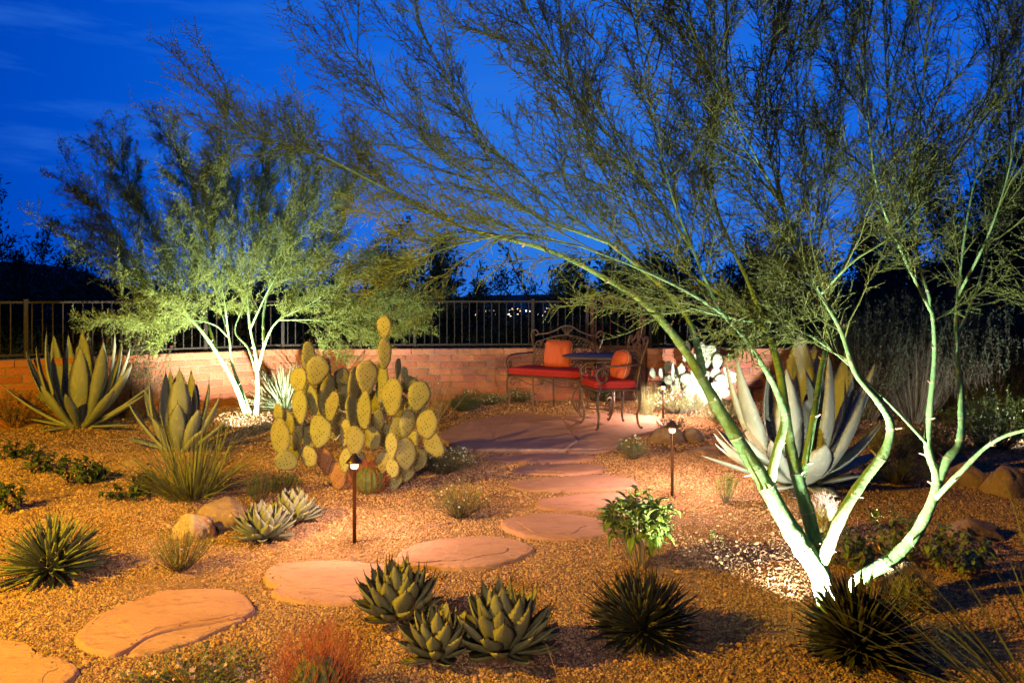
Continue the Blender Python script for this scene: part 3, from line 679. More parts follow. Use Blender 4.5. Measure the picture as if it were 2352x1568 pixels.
def arti_agave(label, bpx, bpy_, R, H, n, m, group, seed, wide=.41, teeth=.022, zlift=0.0):
    """artichoke shaped rosette of short broad toothed leaves"""
    g = G(bpx, bpy_); g.y += R * .5; g.z = float(hg(g.x, g.y)) + zlift
    t = thing('artichoke_agave', label, 'agave', g, group); r = random.Random(seed)
    for i in range(n):
        f = (i + .5) / n; az = i * 2.39996 + r.uniform(-.2, .2)
        elv = math.radians(86 - 76 * f ** .95 + r.uniform(-4, 4)); L = (H * (.98 - .12 * f) if f < .55 else H * .92 + (R - H * .9) * (f - .55) / .45) * r.uniform(.9, 1.08)
        a = Vector((math.cos(az), math.sin(az), 0)); base = a * (.02 + .05 * f) * R / .25 + Vector((0, 0, .012 + .10 * (1 - f) * H))
        tip = base + a * L * math.cos(elv) + Vector((0, 0, L * math.sin(elv)))
        ctrl = (base + tip) / 2 + a * L * .16 - Vector((0, 0, L * .07))
        b = MB(); leaf_geo(b, base, ctrl, tip, L * wide * r.uniform(.85, 1.12), (-a.y, a.x, 0), ARTI_PROF, L * .055, .30, 8, teeth, .008, .028, i)
        obj('leaf', b.mesh('leaf'), [m, M_tooth], t)
    for k in range(4):
        az = r.uniform(0, 6.28); a = Vector((math.cos(az), math.sin(az), 0)); b = MB()
        leaf_geo(b, a * .04 + Vector((0, 0, .012)), a * R * .5 + Vector((0, 0, .02)), a * R * .75 + Vector((0, 0, .008)), .05, (-a.y, a.x, 0), ARTI_PROF, .01, .2, 6, 0, 0, 0, k)
        obj('dry_leaf', b.mesh('dry_leaf'), M_dry, t)
    return t
arti_agave('toothed green agave at the edge of the pink flagstone', 908, 1440, .18, .245, 46, M_agave2, 'toothed agaves in front', 1)
arti_agave('smallest of the front toothed agaves, tucked between the two larger ones', 1000, 1530, .135, .20, 34, M_agave2, 'toothed agaves in front', 2)
arti_agave('largest toothed green agave, close to the lower edge of the view', 1155, 1524, .185, .265, 48, M_agave2, 'toothed agaves in front', 3)
arti_agave('grey artichoke agave touching the boulder, nearest the path light', 597, 1246, .16, .21, 48, M_agave3, 'grey artichoke agaves', 4, .40, 0)
arti_agave('grey artichoke agave set behind its twin beside the boulder', 664, 1208, .17, .21, 52, M_agave3, 'grey artichoke agaves', 5, .40, 0)

# narrow stiff leaved balls
def narrow_leaf(m, L, w, curve, nl=5, seed=0, tipspine=.02, prof=None):
    b = MB(); leaf_geo(b, (0, 0, 0), (curve * .1, 0, L * .5), (curve, 0, L), w, (0, 1, 0), prof or [(0, .7), (.2, .8), (.5, 1), (.8, .7), (1, .05)], w * .35, .3, nl, 0, 0, tipspine, seed)
    me = b.mesh('blade'); me.materials.append(m); me.materials.append(M_tooth); return me
def blade_ball(name, label, cat, bpx, bpy_, R, n, m, w, group=None, emin=-8, seed=0, fibers=0, ymul=.5, curve=.12, squash=1.0):
    g = G(bpx, bpy_); g.y += R * ymul; g.z = float(hg(g.x, g.y))
    t = thing(name, label, cat, g, group); r = random.Random(seed)
    ms = [narrow_leaf(m, R * q, w, R * q * c, 5, i) for i, (q, c) in enumerate(((1, curve), (.92, curve * .4), (1.04, curve * 1.5), (.85, -curve * .5)))]
    heart = Vector((0, 0, R * .16))
    for i in range(n):
        f = (i + .5) / n; sz_ = 1 - f * (1 - math.sin(math.radians(emin))); az = i * 2.39996 + r.uniform(-.15, .15); e = math.asin(max(-1, min(1, sz_)))
        e += r.uniform(-.1, .1)
        d = Vector((math.cos(az) * math.cos(e), math.sin(az) * math.cos(e), math.sin(e) * squash)).normalized()
        side = Vector((-math.sin(az), math.cos(az), 0)); upv = d.cross(side)          # local z = d, y = side, x = droop side
        M = Matrix((-upv if upv.z > 0 else upv, side, d)).transposed()
        x = side.cross(d); M = Matrix((x, side, d)).transposed()
        o = obj('blade', r.choice(ms), None, t); o.matrix_basis = Matrix.Translation(heart + d * R * .06 - Vector((0, 0, .0))) @ M.to_4x4() @ Matrix.Diagonal((1, 1, r.uniform(.86, 1.06), 1))
    if fibers:
        b = MB()
        for k in range(fibers):
            az = r.uniform(0, 6.28); e = r.uniform(.0, 1.4); d = Vector((math.cos(az) * math.cos(e), math.sin(az) * math.cos(e), math.sin(e))); c = heart + d * R * r.uniform(.35, .95)
            s = Vector((r.uniform(-1, 1), r.uniform(-1, 1), r.uniform(-.6, .6))) * R * .12
            b.add(*sweep(catmull([c, c + s * .5 + d * .02, c + s + d * .01 + Vector((0, 0, r.uniform(-.02, .02)))], 3), .0009, 3, cap=False))
        obj('leaf_fibre', b.mesh('leaf_fibre'), M_fiber, t, kind='stuff')
    return t
blade_ball('shaggy_yucca', 'shaggy spiky yucca with curling fibres beside the cracked flagstone', 'yucca', 78, 1350, .285, 165, M_yucca, .027, None, -10, 3, 190, .55, .03, 1.0)
blade_ball('narrow_agave', 'dark ball shaped narrow leaved agave in front of the leafy shrub', 'agave', 1490, 1494, .25, 290, M_darkyucca, .027, 'dark narrow leaved agaves', -18, 4, 0, .5, -.07)
blade_ball('narrow_agave', 'dark ball shaped narrow leaved agave hiding the foot of the palo verde', 'agave', 1992, 1516, .262, 300, M_darkyucca, .025, 'dark narrow leaved agaves', -18, 5, 0, .22, -.07)

# fine blades joined into one tuft
def tuft(name, label, cat, bpx, bpy_, n, L, m, w, spread=(20, 88), base_r=.08, droop=.35, seed=0, group=None, ydisp=.0, loc=None, lean=(0, 0)):
    g = G(bpx, bpy_) if loc is None else loc
    g.y += ydisp
    t = thing(name, label, cat, g, group); r = np.random.default_rng(seed)
    az = r.uniform(0, 2 * PI, n); e = np.radians(r.uniform(spread[0], spread[1], n)); LL = L * r.uniform(.6, 1.05, n)
    d = np.stack([np.cos(az) * np.cos(e) + lean[0], np.sin(az) * np.cos(e) + lean[1], np.sin(e)], 1); d = unit(d)
    b0 = np.stack([np.cos(az), np.sin(az), np.zeros(n)], 1) * base_r * np.sqrt(r.random((n, 1)))
    k = 7; V = np.empty((n, k, 3, 3)); side = unit(np.cross(d, np.array([0, 0, 1.])) + r.normal(size=(n, 3)) * .35)
    dr = droop * r.uniform(.3, 1.4, n)
    for i in range(k):
        s = i / (k - 1); p = b0 + d * (LL * s)[:, None]; p[:, 2] -= dr * LL * s ** 2.3 * np.cos(e); p += (side * (r.normal(size=(n, 1)) * .0)) 
        ww = w * (1 - s ** 2 * .93) * .5; nrm = unit(np.cross(d, side))
        V[:, i, 0] = p - side * ww; V[:, i, 1] = p + nrm * ww * .5; V[:, i, 2] = p + side * ww
    base = (np.arange(n) * k * 3)[:, None]; F = []
    for i in range(k - 1):
        for q in range(2): F.append(base + np.array([[i * 3 + q, i * 3 + q + 1, i * 3 + 4 + q, i * 3 + 3 + q]]))
    V = V.reshape(-1, 3); V[:, 2] = np.maximum(V[:, 2], .004)
    obj('blades', mesh_np('blades', V, np.concatenate(F), True), m, t, kind='stuff'); return t
tuft('red_yucca', 'arching olive green red yucca clump in front of the smaller grey agave', 'red yucca', 440, 1142, 270, .68, M_hesper, .011, (22, 84), .15, .30, 1)
tuft('desert_spoon', 'spiky grey green desert spoon behind the left palo verde trunks', 'desert spoon', 640, 949, 520, .62, M_sotol, .012, (4, 88), .06, .03, 2, ydisp=.33)
tuft('deer_grass', 'dark fine grass clump beneath the near palo verde limb', 'grass clump', 1660, 972, 260, .50, M_deer, .006, (30, 86), .10, .25, 3)
tuft('upright_grass', 'thin upright grass tuft between the chair and the daisies', 'grass clump', 1484, 955, 80, .42, M_deer, .006, (68, 90), .08, .06, 4)
tuft('foreground_grass', 'long arching grass blades in the lower right corner', 'grass clump', 2420, 1690, 70, 1.0, M_hesper, .010, (20, 70), .12, .35, 5, lean=(-.55, .2))
tuft('foreground_grass', 'sparse dry grass stalks at the lower edge, below the dark agave', 'grass clump', 1350, 1640, 16, .24, M_dry, .004, (50, 88), .22, .1, 6)

# ------------------------------------------------------------------ bushes
def bush(name, label, cat, bpx, bpy_, R, H, n, m, leaf=(.02, .007), per=14, flower=None, nfl=0, fsize=.010, seed=0, group=None, stem=M_wood, sr=.0022, up=.5, inner=.25, parts=False, fpart='flower', loc=None, ysh=None, clump=1.0, droop=0):
    """stems fanning from one root, leaves along them and flowers at the tips"""
    g = G(bpx, bpy_) if loc is None else Vector(loc)
    if loc is None: g.y += (R * .6 if ysh is None else ysh); g.z = float(hg(g.x, g.y))
    t = thing(name, label, cat, g, group); r = np.random.default_rng(seed + 100)
    az = r.uniform(0, 2 * PI, n); rad = np.sqrt(r.random(n)) * R; hh = H * (1 - up * (rad / R) ** 2) * r.uniform(.72, 1.06, n)
    tip = np.stack([np.cos(az) * rad, np.sin(az) * rad, hh], 1); b0 = np.stack([np.cos(az), np.sin(az), az * 0], 1) * rad[:, None] * .22
    mid = b0 * .5 + tip * .5 + np.stack([np.cos(az), np.sin(az), az * 0], 1) * rad[:, None] * .12 + r.normal(size=(n, 3)) * R * .05; mid[:, 2] = hh * .52
    def at(i, s): return ((1 - s) ** 2)[:, None] * b0[i] + (2 * s * (1 - s))[:, None] * mid[i] * 1.0 + (s * s)[:, None] * tip[i]
    k = 5; segs = []
    allv = np.arange(n)
    for q in range(k):
        a = at(allv, np.full(n, q / k)); b = at(allv, np.full(n, (q + 1) / k)); segs.append(prisms(a, b, sr * (1 - .7 * q / k), sr * (1 - .7 * (q + 1) / k)))
    V, F = join_np(segs); obj('stems', mesh_np('stems', V, F), stem, t, kind='stuff')
    m_l = n * per; ids = r.integers(0, n, m_l) if not parts else np.repeat(allv, per); s = inner + (1 - inner) * r.random(m_l) ** .7
    c = at(ids, s) + r.normal(size=(m_l, 3)) * R * .02 * clump; T = unit(at(ids, np.minimum(s + .05, 1.05)) - at(ids, s - .05))
    dirs = unit(T * .6 + r.normal(size=(m_l, 3)) * .75 + np.array([0, 0, .25 - droop])); c[:, 2] = np.maximum(c[:, 2], .006)
    L = leaf[0] * r.uniform(.6, 1.2, m_l)
    if parts:
        ms = []
        for q in range(4):
            bb = MB(); leaf_geo(bb, (0, 0, 0), (0, 0, leaf[0] * .5), (leaf[0] * (.35 + .15 * q), 0, leaf[0] * (.95 - .1 * q)), leaf[1] * 1.25, (0, 1, 0), [(0, .08), (.15, .55), (.4, 1), (.7, .75), (1, .03)], leaf[0] * .012, .22, 4, 0, 0, 0, q)
            me = bb.mesh('leaf'); me.materials.append(m); ms.append(me)
        for i in range(m_l):
            d = Vector(dirs[i]); sd = d.cross(Vector((0, 0, 1))); sd = sd.normalized() if sd.length > .05 else Vector((1, 0, 0)); x = sd.cross(d)
            o = obj('leaf', ms[i % 4], None, t); sc = L[i] / leaf[0]; x = -x if x.z > 0 else x
            o.matrix_basis = Matrix.Translation(Vector(c[i])) @ Matrix((x, d.cross(x), d)).transposed().to_4x4() @ Matrix.Diagonal((sc, sc, sc, 1))
    else:
        V, F = leafquads(c, dirs, L, leaf[1] * r.uniform(.7, 1.2, m_l)); obj('foliage', mesh_np('foliage', V, F), m, t, kind='stuff')
    if flower is not None and nfl:
        ids = r.integers(0, n, nfl); fc = at(ids, r.uniform(.9, 1.06, nfl)) + r.normal(size=(nfl, 3)) * fsize * .5; fc[:, 2] = np.maximum(fc[:, 2], .012)
        fd = unit(unit(fc) * .5 + r.normal(size=(nfl, 3)) * .4 + np.array([0, -.25, .7])); b = MB()
        for i in range(nfl):
            d = Vector(fd[i]); sx = d.orthogonal().normalized(); sy = d.cross(sx); f = fsize * r.uniform(.7, 1.2); p = Vector(fc[i]); vs = [p]; fs = []
            for q in range(5):
                a = q * 2 * PI / 5
                for da, rr in ((-.42, .75), (0, 1.05), (.42, .75)): vs.append(p + (sx * math.cos(a + da) + sy * math.sin(a + da)) * f * rr + d * f * (.12 + .1 * (q % 2)))
                fs.append((0, 3 * q + 1, 3 * q + 2, 3 * q + 3))
            b.add(vs, fs)
            if fpart == 'daisy':
                vs = [p + d * f * .3 + (sx * math.cos(a) + sy * math.sin(a)) * f * .33 for a in (0, 1.57, 3.14, 4.71)]; b.add(vs, [(0, 1, 2, 3)], 1)
        obj('flowers', b.mesh('flowers', False), [flower, M_yellow], t, kind='stuff')
    return t
DA = 'daisy clumps'
bush('daisy_clump', 'mound of white daisies in the shade of the prickly pear', 'daisies', 1008, 1098, .30, .27, 170, M_daisy, (.03, .005), 16, M_white, 150, .009, 1, DA, fpart='daisy')
bush('daisy_clump', 'wide bank of white daisies behind the farthest path light', 'daisies', 1565, 958, .42, .32, 230, M_daisy, (.035, .006), 16, M_white, 260, .011, 2, DA, fpart='daisy')
bush('daisy_clump', 'small tuft of daisies at the front corner of the patio', 'daisies', 1455, 1060, .15, .24, 70, M_daisy, (.03, .005), 14, M_white, 26, .012, 3, DA, fpart='daisy')
bush('daisy_clump', 'daisies flowering under the chair by the wall', 'daisies', 1400, 942, .28, .30, 130, M_daisy, (.035, .006), 14, M_white, 110, .012, 4, DA, fpart='daisy', ysh=.75)
bush('daisy_clump', 'low daisies along the wall foot beside the bench', 'daisies', 1192, 930, .24, .20, 130, M_daisy, (.03, .005), 13, M_white, 110, .010, 5, DA, fpart='daisy', ysh=.25)
bush('daisy_clump', 'low daisies along the wall foot next to the green mound', 'daisies', 1120, 934, .24, .17, 120, M_daisy, (.03, .005), 13, M_white, 90, .010, 6, DA, fpart='daisy')
bush('daisy_clump', 'few daisies at the foot of the wall behind the green mound', 'daisies', 1075, 928, .20, .2, 100, M_daisy, (.03, .005), 13, M_white, 50, .009, 7, DA, fpart='daisy', ysh=.3)
bush('daisy_clump', 'daisies growing over the rocks behind the tall path light', 'daisies', 1560, 1000, .20, .20, 80, M_daisy, (.03, .005), 12, M_white, 60, .010, 8, DA, fpart='daisy', ysh=.3)
bush('daisy_clump', 'pale flowered cover between the grass tuft and the wall pear', 'daisies', 1520, 935, .25, .32, 110, M_daisy, (.03, .006), 14, M_white, 60, .010, 9, DA, fpart='daisy', ysh=.3)
bush('green_mound', 'dense dark green mound between prickly pear and wall', 'shrub', 1062, 950, .23, .22, 260, M_mound, (.03, .004), 16, seed=10)
bush('fine_shrub', 'wispy yellow green shrub with tiny flowers left of the small agave pair', 'shrub', 392, 1325, .19, .26, 110, M_gold, (.022, .003), 14, M_pink, 8, .008, 11)
bush('fine_shrub', 'wispy yellow green shrub in the open gravel beside the path', 'shrub', 1052, 1200, .23, .26, 120, M_gold, (.024, .003), 14, M_white, 22, .008, 12)
bush('needle_shrub', 'short rosemary like shrub at the foot of the giant agave', 'shrub', 1674, 1160, .10, .23, 40, M_gold, (.022, .004), 26, seed=13, up=.3)
bush('dark_shrub', 'dark leafy shrub right behind the boulder', 'shrub', 588, 1160, .11, .25, 60, M_mound, (.022, .006), 16, seed=14, group='little shrubs behind the boulder')
bush('dark_shrub', 'low green shrub behind the grey artichoke agaves', 'shrub', 642, 1140, .16, .16, 80, M_mound, (.022, .006), 16, seed=15, group='little shrubs behind the boulder')
bush('leafy_shrub', 'bright green leafy shrub with bare stems next to the gravel light pool', 'shrub', 1478, 1316, .20, .41, 36, M_green, (.085, .034), 10, seed=16, stem=M_palestem, sr=.004, up=.25, inner=.42, parts=True)
bush('leafy_sprig', 'single tall leafy sprig leaning out of the shrub over the flagstone', 'shrub', 1402, 1290, .05, .36, 3, M_green, (.06, .022), 14, seed=17, stem=M_palestem, sr=.003, up=.1, inner=.6, parts=True)
bush('seedling', 'tiny green seedling in the gravel beside the light pool', 'seedling', 1643, 1250, .06, .06, 4, M_green, (.05, .02), 3, seed=18, parts=True)
LN = 'dark leaved lantana along the path'
for i, (px, py, R, H, n, lab) in enumerate([(20, 1060, .22, .20, 14, 'dark lantana clump at the left border in front of the grey brush'), (95, 1090, .20, .20, 14, 'dark lantana clump below the big blue agave'), (165, 1118, .22, .24, 16, 'tallest dark lantana clump in the middle of its row'), (285, 1150, .24, .17, 16, 'dark lantana clump closest to the red yucca'), (8, 1180, .13, .3, 9, 'dark lantana sprig cut by the left border above the shaggy yucca'), (215, 1112, .15, .12, 9, 'low dark lantana trailing behind the row')]):
    bush('lantana', lab, 'lantana', px, py, R, H, n, M_lantana, (.055, .028), 11, M_redflower, 2, .008, 20 + i, LN, up=.45, inner=.15, parts=True, droop=.35)
PL = 'purple lantana under the palo verde'
for i, (px, py, R, H, n, lab) in enumerate([(1965, 1318, .20, .22, 16, 'light purple lantana lit between the two palo verde trunks'), (2110, 1300, .26, .30, 24, 'purple lantana behind the low curved palo verde limb'), (2220, 1330, .30, .20, 22, 'shaded purple lantana toward the right border'), (2030, 1330, .2, .13, 14, 'low lantana creeping under the curved limb')]):
    bush('purple_lantana', lab, 'lantana', px, py, R, H, n, M_lantana2, (.044, .024), 14, M_purple, 14, .009, 30 + i, PL, up=.4, inner=.15, parts=True)
bush('flowering_cover', 'pale pink flowering ground cover along the lower edge', 'ground cover', 440, 1575, .30, .085, 150, M_daisy, (.022, .007), 9, M_pink, 150, .009, 40, ysh=.0)
bush('creosote', 'bright yellow green creosote shrub at the right border', 'shrub', 2330, 1040, .50, .62, 150, M_green, (.035, .014), 26, seed=41, sr=.004)
bush('goldeneye', 'dark shrub with yellow flower heads under the palo verde limbs', 'shrub', 2190, 1060, .40, .38, 130, M_gold, (.03, .01), 18, M_yellow, 140, .013, 42)
bush('goldeneye', 'smaller yellow flowered shrub beside the giant agave', 'shrub', 2075, 1062, .32, .34, 100, M_gold, (.03, .01), 18, M_yellow, 70, .012, 43)
bush('dark_grass_shrub', 'dark wispy shrub in the shade beside the giant agave leaf', 'shrub', 2085, 1125, .30, .30, 160, M_mound, (.04, .004), 12, seed=44)
bush('ruellia', 'shrub speckled with pink flowers behind the giant agave', 'shrub', 2020, 1040, .40, .70, 130, M_daisy, (.03, .010), 20, M_purple, 40, .011, 45, ysh=1.0)
bush('grey_brush', 'dry grey brush under the angled wall at the left border', 'shrub', 20, 985, .45, .48, 220, M_greybrush, (.025, .010), 16, seed=46, ysh=.1)
bush('wispy_stems', 'thin wispy broom stems rising beside the prickly pear', 'shrub', 978, 985, .46, .80, 70, M_gold, (.03, .003), 6, M_white, 10, .008, 47, stem=M_palestem, sr=.003, up=.5)
bush('hanging_vine', 'red flowered vine growing up the angled fence', 'vine', 210, 990, .55, 1.35, 60, M_mound, (.045, .014), 18, M_redflower, 30, .012, 48, up=.35, ysh=.75)
bush('hanging_vine', 'leafy vine beside the big agave, trailing down the wall', 'vine', 300, 975, .16, 1.1, 22, M_mound, (.04, .012), 14, M_redflower, 10, .012, 49, up=.35, ysh=.35)
for i, (px, py, R, H, lab) in enumerate([(2140, 985, .5, 1.05, 'tall grey wispy bunch between the two upright limbs'), (2230, 975, .5, .95, 'tall grey wispy bunch right of the upright limbs'), (2330, 985, .5, .9, 'tall grey wispy bunch at the right border')]):
    bush('grey_stalks', lab, 'shrub', px, py, R, H, 130, M_greybrush, (.03, .006), 22, seed=50 + i, group='dry grey stalks', stem=M_greybrush, sr=.003, up=.3, ysh=.4)
for i, (px, dd, H, lab) in enumerate([(1985, 9.6, 1.45, 'dark tall shrub behind the giant agave'), (2100, 10.0, 1.6, 'dark tall shrub under the bright foliage'), (2210, 9.8, 1.55, 'dark tall shrub right of centre of the side bed'), (2330, 9.4, 1.5, 'dark tall shrub against the maroon wall')]):
    g = P(px, 700, dd); bush('tall_shrub', lab, 'shrub', 0, 0, .62, H, 200, M_brush, (.05, .016), 34, seed=60 + i, group='dark shrubs of the side bed', up=.35, sr=.005, loc=(g.x, g.y, float(hg(g.x, g.y))))
# ------------------------------------------------------------------ prickly pears
def pad_geo(w, h, th, seed):
    r = random.Random(seed); n = 22; e = r.uniform(.10, .24); sk = r.uniform(-.06, .06); b = MB(); rings = [(.42, 1), (.72, .93), (.9, .66), (1.0, .0)]
    out = []
    for k in range(n):
        a = 2 * PI * k / n; s = math.sin(a); c = math.cos(a)
        wid = (abs(c) ** .92) * (1 if c > 0 else -1) * (1 + e * s - .10 * s * s)
        wv = 1 + .035 * math.sin(3 * a + seed * 1.7) + .025 * math.sin(5 * a + seed * 2.9); out.append(((w / 2 * wid + sk * w * s * s) * wv, h / 2 * s * wv * (1 + (.05 * s if s > .8 else 0))))
    V = [(0, -th / 2, 0)]
    for q, y in rings: V += [(x * q, -th / 2 * y, z * q) for x, z in out]
    for q, y in rings[-2::-1]: V += [(x * q, th / 2 * y, z * q) for x, z in out]
    V.append((0, th / 2, 0)); nr = 7; F = []
    for k in range(n):
        k2 = (k + 1) % n; F.append((0, 1 + k, 1 + k2)); F.append((len(V) - 1, 1 + (nr - 1) * n + k2, 1 + (nr - 1) * n + k))
        for q in range(nr - 1): F.append((1 + q * n + k, 1 + (q + 1) * n + k, 1 + (q + 1) * n + k2, 1 + q * n + k2))
    b.add(V, F); return b.mesh('pad'), out
def prickly_pear(label, base, dref, conv, pads, m, mold, spine_m, spine=.010, group=None):
    t = thing('prickly_pear', label, 'prickly pear', base, group); A = []; B = []
    for i, q in enumerate(pads):
        cx, cy, w, h, rot, dd, yaw = q[:7]; old = len(q) > 7
        x, y, sc = conv(cx, cy); d = dref + dd; c = P(x, y, d) - base; k = sc / FOCAL * d
        H = h * k; W = H * .72 if abs(yaw) > 65 else w * k / max(.35, math.cos(math.radians(yaw)))
        me, out = pad_geo(W, H, min(W, H) * (rnd.uniform(.13, .24) if not old else .42), i + len(pads))
        M = Matrix.Rotation(math.radians(yaw), 4, 'Z') @ Matrix.Rotation(math.radians(rot), 4, 'Y') @ Matrix.Rotation(rnd.uniform(-.12, .12), 4, 'X')
        o = obj('pad' if not old else 'old_pad', me, mold if old else m, t); o.matrix_basis = Matrix.Translation(c) @ M
        ax = M.to_3x3() @ Vector((0, -1, 0))
        for x_, z_ in out:
            for rr in range(2):
                p = c + M.to_3x3() @ Vector((x_, 0, z_)); dr = (M.to_3x3() @ Vector((x_, 0, z_))).normalized() + Vector((rnd.uniform(-.5, .5), rnd.uniform(-.5, .5), rnd.uniform(-.5, .5)))
                A.append(p); B.append(p + dr.normalized() * spine * rnd.uniform(.5, 1.6))
        if old:
            for _ in range(70):
                a = rnd.uniform(0, 6.28); q_ = rnd.random() ** .5; p = c + M.to_3x3() @ Vector((W / 2 * q_ * math.cos(a), -min(W, H) * .2 * math.sqrt(1 - q_ * q_), H / 2 * q_ * math.sin(a)))
                A.append(p); B.append(p + (ax + Vector((rnd.uniform(-1, 1), rnd.uniform(-1, 1), rnd.uniform(-1, 1)))).normalized() * spine * 2 * rnd.uniform(.5, 1.5))
    V, F = prisms(np.array([list(a) for a in A]), np.array([list(a) for a in B]), .0016, .0005)
    obj('spines', mesh_np('spines', V, F), spine_m, t, kind='stuff'); return t
pb = G(835, 1118)
PADS = [(872, 195, 98, 152, 0, .05, -8), (875, 375, 88, 212, -3, .05, 25), (858, 580, 92, 250, 5, .12, -28), (928, 672, 152, 262, 6, -.2, -25), (755, 535, 132, 232, -4, -.1, 28), (665, 590, 0, 250, 0, 0, 78),
    (735, 765, 105, 262, 2, -.18, -20), (290, 555, 132, 175, -10, -.05, -25), (418, 492, 145, 208, 12, -.12, 18), (358, 392, 80, 198, 4, .05, 40), (490, 470, 0, 125, 3, .2, 80), (300, 735, 118, 232, -6, -.12, -22),
    (385, 692, 88, 212, -10, -.05, -30), (482, 672, 80, 300, 14, .05, 58), (515, 735, 98, 212, 14, -.08, -22), (585, 556, 104, 172, 4, .3, 30), (440, 907, 162, 222, 0, -.22, -15), (168, 942, 156, 252, -8, -.28, -22),
    (155, 782, 78, 132, -10, 0, -38), (225, 842, 80, 165, -18, .0, -30), (205, 1105, 152, 145, 30, -.3, 15), (358, 1075, 145, 132, 60, -.22, -20), (275, 945, 60, 175, 8, .05, 58), (675, 968, 142, 205, 3, -.30, -15),
    (610, 918, 92, 192, 10, -.15, -30), (605, 1102, 84, 165, 4, -.2, -30), (648, 770, 0, 232, 4, -.05, 78), (785, 945, 155, 145, 80, -.1, -20), (828, 832, 90, 155, 0, .1, 30), (1030, 846, 98, 192, 5, -.12, 30),
    (1108, 662, 152, 205, 14, .15, 15), (1045, 590, 122, 125, 0, .28, 20), (1165, 856, 155, 202, 12, -.12, -18), (1204, 985, 195, 138, 62, -.12, -22), (920, 1006, 88, 192, 6, -.22, -25), (1020, 1060, 132, 225, -4, -.18, 25),
    (1067, 965, 84, 130, 6, 0, -25), (858, 1115, 104, 160, 12, -.15, -25), (928, 1155, 94, 130, -12, -.22, -20), (1092, 1100, 132, 165, 26, .1, 15), (1022, 1185, 104, 125, 20, 0, 10), (965, 482, 0, 155, 2, .2, 80), (1008, 512, 48, 95, 6, .25, 40),
    (832, 492, 58, 110, 0, .25, 30), (700, 1095, 84, 118, 0, .1, 25), (548, 865, 90, 190, 6, .2, 20), (362, 952, 104, 205, -4, .15, 15), (880, 932, 104, 160, 0, .2, 20), (1127, 782, 70, 125, 6, .25, -15), (760, 700, 120, 200, 4, .3, 10), (470, 800, 110, 190, -6, .28, 10), (980, 760, 120, 200, 6, .3, 15),
    (640, 880, 120, 190, -4, .25, 10), (300, 870, 100, 190, -8, .2, -10), (250, 1030, 120, 170, -14, .1, -15), (420, 620, 110, 190, 0, .22, 20), (600, 680, 110, 180, 4, .28, -10), (840, 720, 120, 200, 0, .28, -15), (960, 900, 110, 190, 8, .2, 20), (1060, 760, 110, 190, 8, .22, -20), (340, 620, 100, 180, -8, .2, 20), (960, 1100, 110, 170, 10, .1, 20), (690, 640, 110, 200, 0, .25, 15),
    (480, 1110, 120, 250, -28, -.05, -10, 1), (562, 1205, 130, 200, -10, -.1, -10, 1), (610, 1235, 100, 150, 8, -.05, 0, 1), (700, 1180, 110, 200, 14, .1, 0, 1), (950, 1232, 84, 150, 16, -.05, -10), (820, 1200, 110, 190, 20, .12, 0, 1), (900, 1080, 100, 180, 10, .2, 0)]
prickly_pear('big mustard lit prickly pear with dozens of dotted pads and a corky foot', pb, pb.y, lambda x, y: (588 + x * .3375, 686 + y * .3375, .3375), PADS, M_pad, M_padold, M_tanspine, .014)
pw = G(1600, 915); pw.y = 10.3; pw.z = float(hg(pw.x, 10.3))
z1 = lambda x, y: ((1480 + x / 4.612) * .98, (760 + y / 4.612) * .98, .98 / 4.612)
prickly_pear('glaring white lit prickly pear in the corner by the wall', pw, 10.35, z1, [
    (745, 290, 150, 200, -4, .1, 10), (850, 300, 110, 170, 14, .1, -15), (925, 400, 120, 170, 10, .05, 10), (840, 430, 90, 140, 4, .15, 20), (905, 540, 110, 150, 10, .05, 0), (1030, 505, 60, 90, 0, 0, 10), (960, 640, 180, 200, 40, .0, 0), (1090, 570, 140, 110, 30, 0, 0), (900, 680, 110, 130, -10, -.05, 10),
    (610, 250, 60, 130, -8, .1, 30), (575, 360, 50, 70, 0, .0, 20), (690, 400, 110, 170, -4, -.05, 20), (760, 450, 110, 200, 6, -.05, 15), (690, 560, 110, 180, 0, -.1, 15), (670, 650, 80, 180, 4, -.1, 35), (790, 590, 110, 200, 4, 0, 10), (395, 460, 90, 130, -6, 0, 35), (450, 510, 60, 200, 2, -.05, 60), (540, 490, 80, 120, -4, -.08, 5), (585, 590, 130, 120, 0, -.1, 0), (500, 580, 100, 200, 0, .05, 30),
    (230, 530, 70, 110, -30, 0, 30), (320, 530, 60, 120, -30, 0, 40), (400, 600, 110, 130, -10, .05, 20), (600, 660, 110, 130, 0, .05, 10), (730, 680, 120, 160, 0, .1, 0), (840, 700, 110, 120, 0, .1, 0), (480, 690, 110, 120, -14, .1, 0), (1000, 740, 110, 110, 10, .05, 0), (620, 760, 120, 150, 0, .1, 0), (770, 780, 120, 150, 0, .12, 0), (910, 790, 120, 140, 0, .12, 0)],
    M_padwhite, M_padwhite, M_whitespine, .012)

